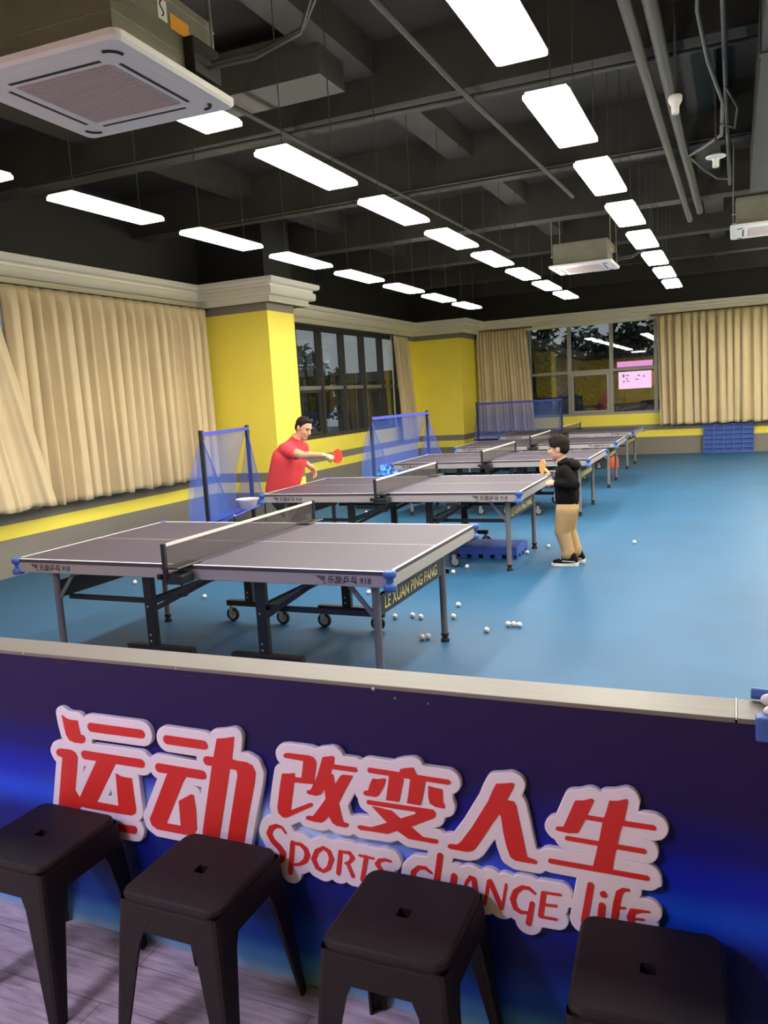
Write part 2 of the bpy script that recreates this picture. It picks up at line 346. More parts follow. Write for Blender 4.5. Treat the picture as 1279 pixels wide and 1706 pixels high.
# window on the back wall
x0, x1, s, t = WIN_B; b = MB(); w = .06; ya, yb = YB + .04, YB + .16
b.box(x0, x0 + w, ya, yb, s, t); b.box(x1 - w, x1, ya, yb, s, t); b.box(x0 + w, x1 - w, ya, yb, s, s + w); b.box(x0 + w, x1 - w, ya, yb, t - w, t)
mull = (-3.0, -2.02, -1.03, -.02)
for x in mull: b.box(x - .04, x + .04, ya, yb, s + w, t - w)
w2 = b.build('window_2', M_WFRAME, kind='structure')
xs = [x0 + w] + [v for x in mull for v in (x - .04, x + .04)] + [x1 - w]
b = MB()
for i in range(0, len(xs), 2): b.box(xs[i], xs[i + 1], ya + .02, yb - .01, 2.0, 2.06)
b.build('transom', M_WFRAME, w2)
for i in range(0, len(xs), 2):
    for z0, z1 in ((s + w, 2.0), (2.06, t - w)):
        g = MB(); g.box(xs[i], xs[i + 1], ya + .05, ya + .058, z0, z1); g.build('pane', M_GLASS, w2)
b = MB(); a, c = xs[4] + .004, xs[5] - .004
for q in ((a, a + .06, 1.035, 1.995), (c - .06, c, 1.035, 1.995), (a + .06, c - .06, 1.035, 1.095), (a + .06, c - .06, 1.935, 1.995)): b.box(q[0], q[1], YB + .005, YB + .045, q[2], q[3])
b.build('sash', M_WFRAME, w2)

# ================================================================== PARTITION with its printed front and sign
px0, px1 = -2.2, 2.75
part = thing('partition', 'low partition with a printed blue front and a steel cap, in front of the gym', 'partition', (0.3, -1.92, 0))
PB = (0.3, -1.92, 0)
def ztop(x): return .9285 + .006 * (x + .6)
b = MB(); b.hexa([(px0, -1.975, 0), (px1, -1.975, 0), (px1, -1.865, 0), (px0, -1.865, 0)], [(px0, -1.975, ztop(px0) - .012), (px1, -1.975, ztop(px1) - .012), (px1, -1.865, ztop(px1) - .012), (px0, -1.865, ztop(px0) - .012)])
place(b.build('panel', M_PRINT, part), PB)
for a, c, in ((px0, 1.667), (1.671, px1)):
    b = MB(); b.hexa([(a, -1.979, ztop(a) - .012), (c, -1.979, ztop(c) - .012), (c, -1.861, ztop(c) - .012), (a, -1.861, ztop(a) - .012)], [(a, -1.979, ztop(a)), (c, -1.979, ztop(c)), (c, -1.861, ztop(c)), (a, -1.861, ztop(a))])
    place(b.build('cap', M_CAP, part, bevel=.002), PB)
b = MB(); b.box(1.6672, 1.6702, -1.9785, -1.8615, ztop(1.66) - .004, ztop(1.66) + .0012); place(b.build('joint_strip', M_LINE, part), PB)
for (x, z, r) in ((.805, .925, .006), (.865, .905, .003), (.955, .90, .0025), (.17, .925, .004), (-.44, .925, .004)):
    b = MB(); b.ell((x, -1.977, z), (r, .004, r), 10, 6); place(b.build('screw', M_STEEL, part), PB)
b = MB(); b.box(-.76, -.725, -1.885, -1.872, ztop(-.74), ztop(-.74) + .0015); place(b.build('white_chip', M_LINE, part), PB)
for (x, z, l) in ((-.30, .905, .05), (.20, .905, .035), (-.10, .905, .02)):
    b = MB(); b.box(x, x + l, -1.9765, -1.9745, z, z + .004); place(b.build('scuff', M_DUCT, part), PB)
SIGN = [
 [('P',[(-287.4,740),(-274.4,731.6),(-255.7,726.7),(-222.2,727.8),(-220.5,704.3),(-217,680.9),(-204.8,681),(-199,673.4),(-202.9,658.9),(-214.1,653.3),(-245.9,652.1),(-266.5,656.5),(-278.3,672),(-283.9,705.2)]),('S',[(-169.2,711.7,14.7),(27.2,713.5,13.9)]),('P',[(-331.4,608.3),(-324.2,619.3),(-310.9,623.9),(-267.7,625.2),(-249.1,619.2),(-240.9,603.3),(-269,487.8),(-252.7,465.8),(-236.5,455.4),(-263.2,419.3),(-287.1,403.7),(-238.4,394.5),(-126.2,399.3),(-34.6,403.9),(-28.6,393.7),(-36.3,378.3),(-48.2,376.2),(-126.2,375.1),(-249.7,366.4),(-332.2,369.7),(-354.4,392.5),(-348.4,425.8),(-306.5,594.4),(-325.8,597.6)]),('S',[(-209.3,615.4,14.6),(14.7,617.4,13.8)]),('P',[(-158.3,608.8),(-83.4,610.7),(-90.3,597.3),(-182.3,461.3),(-93.8,462.2),(-90.6,570.9),(-69.9,563.4),(-27.8,562.9),(-25.1,458.7),(-30.6,446.6),(-46.7,438.3),(-230.8,433.9),(-253.7,435.4),(-262.4,448.4),(-252.9,464.4),(-220.6,515.2)])],
 [('S',[(124.1,707.5,14.1),(256.2,707.4,13.6)]),('S',[(83.2,613.4,14.4),(240.8,613,13.8)]),('P',[(115.3,605.5),(183.7,602.9),(166.5,578.7),(89,435.3),(142.6,436.6),(144.8,517.5),(172,532.8),(191.3,545.2),(201.9,543.7),(205.5,497.6),(200.8,434.2),(187.2,416),(164.9,410.4),(50.2,409.2),(30.9,420.4),(25.6,438.9),(37.8,460.3)]),('P',[(304.7,733.1),(334.1,738.2),(365.8,746.6),(351.7,681.1),(339,640.5),(278.7,416.8),(270.9,403),(217.6,399.4),(223.7,438.2),(277.9,643.9)]),('S',[(264.1,660.1,14),(356.5,662.4,13.6)]),('P',[(347.7,674.6),(401,674.4),(419.9,666.8),(427.9,647.2),(421.6,616.7),(391.9,516.3),(365.6,420.4),(357.7,409.7),(306,406.3),(312.5,435.4),(365.8,632.3),(363.1,645.4),(339.7,646.6)])],
 [('P',[(524.6,712),(529.4,718.4),(542.4,720.9),(606.8,721.8),(620.3,718.5),(627.6,706.7),(624.6,687),(618.4,661.7),(613.9,640.4),(574.7,637.9),(549.2,637.2),(551.9,652),(575.9,652.9),(580,667.8),(587.2,703.7),(532.5,705.3),(525.5,707)]),('P',[(515.3,657.2),(537,659.5),(552.9,663.9),(557,661.9),(555.5,651.2),(551.8,635),(533,550.3),(598.1,583.3),(606.3,582),(605.8,575.4),(519.5,526.8),(504.9,525.6),(492.8,535.6),(490.7,551.4),(504.3,614.7)]),('P',[(648.1,723.5),(664.6,727),(679.7,730.8),(684.3,727.1),(680.6,707.6),(668.9,678),(655.7,647.9),(643,625.4),(633.8,613.7),(619.5,607.6),(597.3,608),(589.3,611.9),(591.2,618),(602.6,621.8),(610.8,636),(627.1,666.8)]),('S',[(678.7,699.7,6.9),(743.6,700.3,6.8)]),('P',[(667.5,677.8),(676.9,676.6),(680.2,650.3),(698.4,677.2),(706.7,681.4),(736,682.2),(708.6,635.5),(686.9,596.3),(696.6,546.4),(701.7,542.2),(712.4,541.4),(711.8,533.6),(703.4,529.6),(676.3,528.7),(663.2,535.5),(653.7,553.4),(641.6,539.6),(629.9,531.1),(610.3,529),(582.6,532.2),(580.3,538.4),(587.7,543.6),(603.3,544.9),(628,576.4),(648,603),(647.1,626.1),(639.5,650.7)])],
 [('S',[(787.7,705.2,7.2),(1004.5,703.9,6.7)]),('P',[(873.7,719.9),(888.9,725.2),(912.6,730.2),(920.2,713.2),(922,701.3),(872.7,703.8)]),('P',[(842.4,701.9),(882.6,702.8),(881.7,688),(865.5,628.9),(828.8,628),(838.3,676.6)]),('P',[(902.4,703.3),(944,702.1),(935.7,662.1),(926.4,628.9),(888.1,628.8),(895,660.6)]),('P',[(792.6,682.3),(810.7,683.7),(828.9,688.8),(832.4,684.4),(824.8,664.7),(810.3,640.1),(799.5,632.1),(768.4,632.2),(763.5,636.5),(765.2,643.1),(778.6,647.7),(783.5,663.4)]),('P',[(950.4,686.2),(969.5,683),(988.7,682.3),(988,646.1),(993.6,639.8),(992,632.3),(986,630.8),(966.8,631.8),(952.6,638),(948.6,654.4)]),('S',[(778,613.6,6.3),(958.6,615.9,6.4)]),('P',[(909.4,611.4),(956.5,620.4),(967,613.6),(962.7,600.7),(901.9,568.1),(850.1,544),(826.4,532.2),(787.6,531.7),(748,529.8),(739.1,534.6),(740.9,541.3),(749,542.7),(780.5,543.1),(809.9,555.9),(825.9,563.7),(870.3,583.8),(911.4,603.1)]),('P',[(785.9,603.6),(796.3,604),(843.5,600.5),(870.1,580),(899.1,562.6),(927.6,541.7),(966.8,541.4),(970.1,535.8),(964.9,530),(953.9,529.2),(887.1,529.4),(850.5,549.1),(824.8,567.3)])],
 [('P',[(1130,718.7),(1148,721.8),(1169.3,726.9),(1175.9,724.4),(1173.3,714.8),(1156.5,682.1),(1158.6,678.9),(1173.1,678.9),(1178.2,669.3),(1185.5,626.4),(1193.7,578.8),(1201.1,537.9),(1220.8,534.6),(1226.8,529.9),(1222.7,523.3),(1171.7,522.7),(1158.5,529.7),(1150.4,554.3),(1142.9,593.1),(1138.9,632.4),(1135.8,641.3),(1121.4,620),(1069.5,536.7),(1059.7,527.6),(1045.4,522.5),(1000.2,522.5),(994.4,526.3),(995.9,532.8),(1003.3,536.1),(1020,537.2),(1030,546.3),(1062.7,593.2),(1108.8,672.2),(1120.2,699.7)])],
 [('P',[(1321.1,704.7),(1340.3,707.8),(1359.5,716),(1365.3,711.8),(1351.5,678.6),(1341.5,656.1),(1326.3,623.4),(1304.3,619.5),(1276.2,621.1),(1272.6,625.7),(1276.5,631.2),(1291.3,633),(1300.4,654.3)]),('S',[(1346.5,666.8,5.5),(1428.4,665.9,6.4),(1496.4,666.3,6.2)]),('P',[(1399.8,716.8),(1417.8,718.9),(1439.7,727.5),(1441.9,721.5),(1433.2,674.4),(1423.5,644.6),(1417.2,615.1),(1410.9,588.1),(1403,542.2),(1358,541.1),(1368.5,585.2),(1376.4,623.2),(1384.2,663.4),(1393,690.6)]),('S',[(1300.3,605.5,5.7),(1474.3,604.7,6.3)]),('S',[(1258.9,538.5,6.4),(1480.3,538.9,6.4)])],
 [('S',[(511,478.8,3.2),(500.4,493.5,3.9),(482.6,495.9,5.5),(463.6,485.2,8),(455.8,467.1,8.8),(466.1,446.6,8.8),(486.6,430,9.5),(497.3,415.3,9.5),(493.6,395.9,8),(478.2,381.7,4.8),(455.8,379.2,3.3),(440.1,385.6,2.9)]),('S',[(531.2,453,7.1),(516.3,359.4,7.9)]),('S',[(534.3,452.5,3.9),(557.8,452.4,5.4),(572.4,440.5,7.7),(576.9,424.9,8.5),(567.4,404.7,7),(548.7,391.1,4.7),(530.5,386.4,3.1)]),('S',[(629.4,456.6,4.5),(646.5,447.2,6.8),(652.8,426.7,7.6),(641.9,399.2,6.5),(623.6,383.9,4.6),(605.1,391.9,7),(595.5,415.6,7.7),(607.2,441.6,6.9),(629.4,456.6,4.5)]),('S',[(681.8,453.2,6.4),(670.6,388.6,6.8)]),('S',[(687.5,455,3.4),(709.8,455.6,5.2),(718.1,442.9,6.7),(707.8,428.4,4.5),(694.4,422.2,3)]),('S',[(701.8,421.9,5.2),(715.2,388.7,6)]),('S',[(739,454.1,3.3),(780.6,453.2,3.3)]),('S',[(758.9,452.6,6.2),(743.2,383.6,6.3)]),('S',[(832.2,454.5,2.9),(814.7,456.3,4),(798.3,450.7,5.8),(790.4,439.3,6.5),(800.2,425.4,6.5),(810,411.5,6.5),(799.9,393.5,4.7),(778.2,390.8,2.9)])],
 [('S',[(944.5,445.3,3.6),(929.5,455.3,4.8),(909.7,453,5.3),(894.9,437.3,6.5),(889.2,408.2,7.4),(901.9,386.7,6.1),(925.7,387.8,3.7)]),('S',[(972.5,497.9,7.9),(953.4,393.7,8)]),('S',[(1008.1,448.4,8.2),(997.8,395.2,7.9)]),('S',[(962.3,415.4,3.2),(1002.8,419.9,3.2)]),('S',[(1039.6,437.3,3.5),(1051.6,454.1,4.7),(1060.7,449.4,7),(1067.6,381,6.2)]),('S',[(1042.9,443.8,3.5),(1018,379.9,3.6)]),('S',[(1028.5,401.8,3.1),(1064.1,401.7,3.1)]),('S',[(1099.5,452.4,4.6),(1087.5,387.4,3.9)]),('S',[(1103.9,452.6,6.8),(1129.6,387,6.5)]),('S',[(1144.8,452.7,3.4),(1132.4,385.7,3.8)]),('S',[(1217,444.1,3.3),(1203.4,455.1,4.4),(1185.8,454.4,5.2),(1168.3,439.4,6.7),(1160.3,416.7,7.5),(1165.9,393.9,6.4),(1179.8,385.6,4.9),(1197.6,387.7,3.7)]),('S',[(1209.1,414.9,6.3),(1198.4,360.5,7.5)]),('S',[(1238.7,448.8,6.6),(1229.2,388.4,6.7)]),('S',[(1239.8,451.6,3.3),(1279.9,453.5,3.2)]),('S',[(1237.1,418.4,3.3),(1268.8,422.1,3.3)]),('S',[(1229,384.6,3.7),(1267.8,385.9,3.3)])],
 [('S',[(1352.6,494,8),(1340.1,424.5,8.1),(1335.1,396.8,8.1)]),('S',[(1382.2,477,8.4)]),('S',[(1378.1,447.2,8),(1372.2,400.9,8.1)]),('S',[(1439.1,500,3.7),(1427.3,498.7,4.5),(1417.5,487.2,7.4),(1411.3,457.8,7.9),(1404.2,408.3,7.5)]),('S',[(1416.9,450.4,2.9),(1430.7,452.2,2.9)]),('S',[(1485.1,454.5,2.1),(1466.3,452.8,3.7),(1447.4,447.5,7.4),(1441.8,430,7.8),(1446.9,416.1,7),(1462,413.1,4.1),(1477.2,418.8,2.5)]),('S',[(1447.1,429.1,2.5),(1471.7,432.2,2.5)])],
]
SIGN_EXTRA = [('S',[(1483.7,539.1,6.1),(1505,528.1,6.8)]),('S',[(1310.5,574.3,15.5)]),('S',[(1302.4,438.2,12.9)])]
def sdf(prims, X, Z):
    D = np.full(X.shape, 1e9)
    for k, pts in prims:
        if k == 'P':
            P = np.array(pts); inside = np.zeros(X.shape, bool); dmin = np.full(X.shape, 1e9)
            for i in range(len(P)):
                a, c = P[i - 1], P[i]; e = c - a; wx, wz = X - a[0], Z - a[1]
                t = np.clip((wx * e[0] + wz * e[1]) / (e @ e + 1e-9), 0, 1); dmin = np.minimum(dmin, (wx - e[0] * t) ** 2 + (wz - e[1] * t) ** 2)
                cond = ((a[1] > Z) != (c[1] > Z)); inside ^= cond & (X < (c[0] - a[0]) * (Z - a[1]) / (c[1] - a[1] + 1e-12) + a[0])
            d = np.sqrt(dmin); D = np.minimum(D, np.where(inside, -d, d))
        else:
            if len(pts) == 1: D = np.minimum(D, np.hypot(X - pts[0][0], Z - pts[0][1]) - pts[0][2])
            for i in range(len(pts) - 1):
                a, c = np.array(pts[i]), np.array(pts[i + 1]); e = c[:2] - a[:2]; wx, wz = X - a[0], Z - a[1]
                t = np.clip((wx * e[0] + wz * e[1]) / (e @ e + 1e-9), 0, 1)
                D = np.minimum(D, np.hypot(wx - e[0] * t, wz - e[1] * t) - (a[2] + (c[2] - a[2]) * t))
    return D
def contours(D, xs, zs, lev):   # marching squares -> closed loops
    D = D - lev; seg = {}
    def ix(p, q, va, vb): t = va / (va - vb); return p + (q - p) * t
    nz, nx = D.shape; pts = {}
    def ept(kind, j, i):
        key = (kind, j, i)
        if key not in pts:
            if kind == 'h': pts[key] = (ix(xs[i], xs[i + 1], D[j, i], D[j, i + 1]), zs[j])
            else: pts[key] = (xs[i], ix(zs[j], zs[j + 1], D[j, i], D[j + 1, i]))
        return key
    neg = D < 0
    act = np.argwhere(~((neg[:-1, :-1] == neg[:-1, 1:]) & (neg[:-1, :-1] == neg[1:, :-1]) & (neg[:-1, :-1] == neg[1:, 1:])))
    for j, i in act:
        a, bb, c, d = neg[j, i], neg[j, i + 1], neg[j + 1, i + 1], neg[j + 1, i]
        B, R_, T, L_ = ('h', j, i), ('v', j, i + 1), ('h', j + 1, i), ('v', j, i)
        code = a + 2 * bb + 4 * c + 8 * d
        tab = {1: [(L_, B)], 2: [(B, R_)], 3: [(L_, R_)], 4: [(R_, T)], 5: [(L_, B), (R_, T)], 6: [(B, T)], 7: [(L_, T)], 8: [(T, L_)], 9: [(T, B)], 10: [(B, R_), (T, L_)], 11: [(T, R_)], 12: [(R_, L_)], 13: [(R_, B)], 14: [(B, L_)]}
        for u, v_ in tab[int(code)]: seg.setdefault(ept(*u), []).append(ept(*v_))
    loops = []
    while seg:
        st = next(iter(seg)); cur = st; lp = []
        while True:
            if cur not in seg: break
            lp.append(pts[cur]); nx_ = seg[cur].pop()
            if not seg[cur]: del seg[cur]
            cur = nx_
            if cur == st: break
        if len(lp) > 6: loops.append(lp)
    return loops
def simplify(lp, tol):
    out = []; n = len(lp); P = np.array(lp)
    def rec(i, j):
        if j <= i + 1: return []
        a, c = P[i], P[j]; e = c - a; L = np.hypot(*e) + 1e-9
        d = np.abs((P[i + 1:j, 0] - a[0]) * e[1] - (P[i + 1:j, 1] - a[1]) * e[0]) / L; k = int(d.argmax())
        if d[k] < tol: return []
        k += i + 1; return rec(i, k) + [k] + rec(k, j)
    h = n // 2; idx = [0] + rec(0, h) + [h] + rec(h, n - 1) + [n - 1]
    return [lp[i] for i in idx]
def plate(name, loops, y0, depth, m, parent, base, bev=0.0):
    cu = bpy.data.curves.new(name, 'CURVE'); cu.dimensions = '2D'; cu.fill_mode = 'BOTH'; cu.extrude = depth / 2 - bev; cu.bevel_depth = bev; cu.bevel_resolution = 2
    for lp in loops:
        sp = cu.splines.new('POLY'); sp.points.add(len(lp) - 1); sp.use_cyclic_u = True
        for p, (x, z) in zip(sp.points, lp): p.co = (x / 1000, z / 1000, 0, 1)
    t = bpy.data.objects.new('tmp_plate', cu); C.objects.link(t)
    dg = bpy.context.evaluated_depsgraph_get(); me = bpy.data.meshes.new_from_object(t.evaluated_get(dg)); bpy.data.objects.remove(t)
    me.transform(frame((1, 0, 0), (0, 0, 1), (0, -1, 0), (0, y0 - depth / 2, 0))); me.materials.clear(); me.materials.append(m); me.name = name
    o = bpy.data.objects.new(name, me); C.objects.link(o); o.parent = parent; place(o, base); return o
sgn = thing('slogan_sign', 'raised white slogan board with red lettering mounted on the blue partition', 'sign', (.6, -1.99, .36)); SB = (.6, -1.99, .36)
gx = np.arange(-400, 1580, 2.5); gz = np.arange(290, 800, 2.5); GX, GZ = np.meshgrid(gx, gz)
Dall = sdf([p for g in SIGN for p in g], GX, GZ)
Dw = np.minimum(Dall - 24.0, sdf(SIGN_EXTRA, GX, GZ))
plate('backing_board', [simplify(l, .35) for l in contours(Dw, gx, gz, 0)], -1.975, .018, M_SIGNW, sgn, SB, .003)
for i, g in enumerate(SIGN):
    A = np.array([q[:2] for _, p in g for q in p]); lo, hi = A.min(0) - 25, A.max(0) + 25
    hx = np.arange(lo[0], hi[0], 1.6); hz = np.arange(lo[1], hi[1], 1.6); HX, HZ = np.meshgrid(hx, hz)
    plate('red_character' if i < 6 else 'red_word', [simplify(l, .2) for l in contours(sdf(g, HX, HZ), hx, hz, 0)], -1.9930, .002, M_SIGNR, sgn, SB)

# ================================================================== TABLE TENNIS TABLES
L_, B_ = 2.74, 1.525
def T_(x, y, z): return (x + L_ / 2, y - B_ / 2, z)      # corner-based measures -> table centred on its origin
def make_table():
    root = thing('table_tennis_table', '', 'table', group='table tennis tables in a row')
    def bb(b, x0, x1, y0, y1, z0, z1, m=0): return b.box(x0 + L_ / 2, x1 + L_ / 2, y0 - B_ / 2, y1 - B_ / 2, z0, z1, m)
    for s0, s1 in ((-L_, -L_ / 2 - .004), (-L_ / 2 + .004, 0)):
        b = MB(); bb(b, s0, s1, 0, B_, .738, .760, 0)
        for q in ((s0, s1, 0, .02), (s0, s1, B_ - .02, B_)): bb(b, *q, .7595, .7606, 1)
        e = (s0, s0 + .02) if s0 == -L_ else (s1 - .02, s1)
        bb(b, e[0], e[1], .02, B_ - .02, .7595, .7606, 1); bb(b, s0 + .02, s1, B_ / 2 - .002, B_ / 2 + .002, .7595, .7604, 1)
        b.build('tabletop', [M_TOP, M_LINE], root)
        b = MB(); g = .018; t0 = s0 if s0 == -L_ else s0 + g; t1 = s1 if s1 == 0 else s1 - g
        bb(b, t0, t1, .002, .022, .672, .738); bb(b, t0, t1, B_ - .022, B_ - .002, .672, .738)
        bb(b, t0, t0 + .02, .022, B_ - .022, .672, .738); bb(b, t1 - .02, t1, .022, B_ - .022, .672, .738)
        bb(b, t0 + .02, t1 - .02, B_ / 2 - .02, B_ / 2 + .02, .69, .738)
        ap = b.build('apron', M_APRON, root, bevel=.003)
        # lettering on both long sides and a wing mark in front of it
        for side in (0, 1):
            x = -.46 if s1 == 0 else -2.60
            if side: M = frame((-1, 0, 0), (0, 0, 1), (0, 1, 0), T_(x + .30, B_ - .0015, .688))
            else: M = frame((1, 0, 0), (0, 0, 1), (0, -1, 0), T_(x, .0015, .688))
            text('lettering', '乐旋乒乓 918', .046, M_INK, M @ Matrix.Translation((.075, .002, 0)), ap, .0006, .15, .0007)
            wg = MB()
            for k in range(5):
                a, c, h = .002 + k * .004, .066 - k * .003, .040 - k * .009
                wg.add([M @ Vector((a + .01 * k, h, .0008)), M @ Vector((c, h - .004, .0008)), M @ Vector((c, h - .010, .0008)), M @ Vector((a + .012 + .01 * k, h - .007, .0008))], [(0, 1, 2, 3)])
            wg.build('wing_mark', M_INK, ap, solid=.0008)
    for x in (-L_, 0):
        for y in (0, B_):
            b = MB(); o = T_(x + (.012 if x else -.012), y + (.012 if y == 0 else -.012), 0)
            b.lathe([(0, .655), (.033, .655), (.037, .662), (.037, .682), (.033, .690), (.020, .698), (.020, .722), (.033, .730), (.037, .737), (.037, .757), (.032, .764), (0, .764)], o, 20)
            b.build('corner_guard', M_BLUEP, root)
    # net
    b = MB(); bb(b, -L_ / 2 - .001, -L_ / 2 + .001, -.14, B_ + .14, .763, .896); b.build('net', M_NET, root)
    b = MB(); bb(b, -L_ / 2 - .004, -L_ / 2 + .004, -.14, B_ + .14, .894, .911); b.build('net_tape', M_LINE, root)
    for y, sg in ((-.14, -1), (B_ + .14, 1)):
        b = MB(); bb(b, -L_ / 2 - .013, -L_ / 2 + .013, y - .013, y + .013, .70, .916); p = b.build('net_post', M_BLACK, root, bevel=.004)
        b = MB(); ya, yb = sorted((y, (-.0 if sg < 0 else B_) - sg * .10))
        bb(b, -L_ / 2 - .03, -L_ / 2 + .11, min(y, y - sg * .12), max(y, y - sg * .12), .672, .728); bb(b, -L_ / 2 - .035, -L_ / 2 + .09, ya, yb, .761, .772); bb(b, -L_ / 2 - .06, -L_ / 2 - .03, y - .012, y + .012, .70, .735)
        b.build('net_clamp', M_BLACK, root, bevel=.006)
        b = MB(); c = T_(-L_ / 2 + .06, y - sg * .06, 0); b.cyl((c[0], c[1], .60), (c[0], c[1], .68), .007); b.lathe([(0, .592), (.030, .592), (.034, .598), (.034, .606), (.012, .612), (0, .612)], (c[0], c[1], 0), 18)
        b.build('clamp_screw', M_BLACK, root)
    # outer legs with rubber feet, end boards
    LY = (.12, 1.20)
    for x in (-.15, -L_ + .23):
        for y in LY:
            b = MB(); b.cyl(T_(x, y, .055), T_(x, y, .70), .0235, n=20); lg = b.build('leg', M_LEG, root)
            b = MB(); b.lathe([(0, 0), (.030, 0), (.030, .018), (.019, .026), (.019, .036), (.027, .042), (.027, .060), (0, .060)], T_(x, y, 0), 18); b.build('rubber_foot', M_RUBBER, lg)
            d = -1 if x > -1 else 1
            b = MB(); b.bar(T_(x, y, .455), T_(x + d * .19, y, .685), .026, .012, up=(0, 1, 0)); b.build('brace', M_LEG, root)
        b = MB(); bb(b, x - .016, x + .016, LY[0] + .02, LY[1] - .02, .475, .590); bd = b.build('end_board', M_BLACK, root, bevel=.003)
        s = 1 if x > -1 else -1
        M = frame((0, s, 0), (0, 0, 1), (s, 0, 0), T_(x + s * .0165, .19 if s > 0 else 1.13, .503))
        text('lettering', 'LE XUAN PING PANG', .098, M_GOLD, M, bd, .0006, .12, .0006, sx=.92)
        b = MB(); bb(b, x - .012, x + .012, LY[0] - .06, LY[1] + .06, .655, .675); b.build('cross_rail', M_BLACK, root)
    # folding carriage: broad black legs on castor bars, cross bars, folding struts
    for x, c0, c1 in ((-1.80, -2.01, -1.49), (-.95, -1.19, -.69)):
        for y in (.20, 1.33):
            b = MB(); bb(b, x - .036, x + .036, y - .02, y + .02, .15, .70); g = b.build('support_leg', M_BLACK, root, bevel=.004)
            b = MB()
            for z in (.20, .24, .43): b.ell(T_(x - .01, y - .021, z), (.008, .004, .008), 10, 6)
            b.build('bolt', M_STEEL, g)
            b = MB(); bb(b, c0, c1, y - .025, y + .025, .128, .172); b.build('castor_bar', M_BLACK, root, bevel=.003)
            for cx in (c0 + .03, c1 - .03):
                c = T_(cx, y, 0); b = MB()
                b.box(c[0] - .016, c[0] + .016, c[1] - .012, c[1] + .012, .105, .130); b.bar((c[0] - .004, c[1] - .017, .055), (c[0] + .004, c[1] - .017, .112), .004, .034, up=(1, 0, 0)); b.bar((c[0] - .004, c[1] + .017, .055), (c[0] + .004, c[1] + .017, .112), .004, .034, up=(1, 0, 0))
                ca = b.build('castor', M_STEEL, root)
                b = MB(); Mw = frame((1, 0, 0), (0, 0, 1), (0, -1, 0), (c[0] + .008, c[1], .0545))
                b.lathe([(.036, -.013), (.050, -.013), (.0545, -.007), (.0545, .007), (.050, .013), (.036, .013)], n=22, m=0, M=Mw); b.lathe([(0, -.010), (.037, -.010), (.037, .010), (0, .010)], n=22, m=1, M=Mw)
                b.build('wheel', [M_RUBBER, M_STEEL], ca)
            b = MB(); xo = -.15 if x > -1.3 else -L_ + .23
            b.bar(T_(x, y + .02, .46), T_(xo, y + .02, .46), .02, .032); b.build('side_bar', M_BLACK, root)
            b = MB(); e = x + (.46 if x > -1.3 else .62)
            b.bar(T_(x + .03, y - .03, .41), T_(e, y - .03, .685), .02, .030); b.build('folding_strut', M_BLACK, root)
        b = MB(); bb(b, x - .02, x + .02, .22, 1.31, .44, .48); b.build('cross_bar', M_BLACK, root)
    b = MB(); bb(b, -1.34, -1.16, .52, .92, .60, .675); bb(b, -1.30, -1.20, .60, .84, .57, .60); b.build('lock_box', M_BLACK, root, bevel=.008)
    b = MB(); bb(b, -1.62, -1.12, .745, .785, .655, .685); b.build('lock_rail', M_BLACK, root)
    return root
TAB = [(0.0, 0.0, 0.0, 'nearest grey table tennis table, just behind the blue partition'),
       (-.1185, 3.274, .0126, 'second table tennis table from the partition, between the man in red and the boy'),
       (-.0310, 6.529, .0039, 'third table tennis table from the partition, directly behind the boy'),
       (-.0757, 9.487, .0209, 'fourth table tennis table from the partition, second from the back window'),
       (-.1447, 12.499, -.0286, 'farthest table tennis table, nearest the back window')]
tab0 = make_table()
for i, (x, y, a, lab) in enumerate(TAB):
    c, s = math.cos(a), math.sin(a); lx, ly = -L_ / 2, B_ / 2
    loc = (x + c * lx - s * ly, y + s * lx + c * ly, 0)
    if i == 0: tab0.location = loc; tab0['label'] = lab
    else: dup(tab0, None, loc, a, lab)

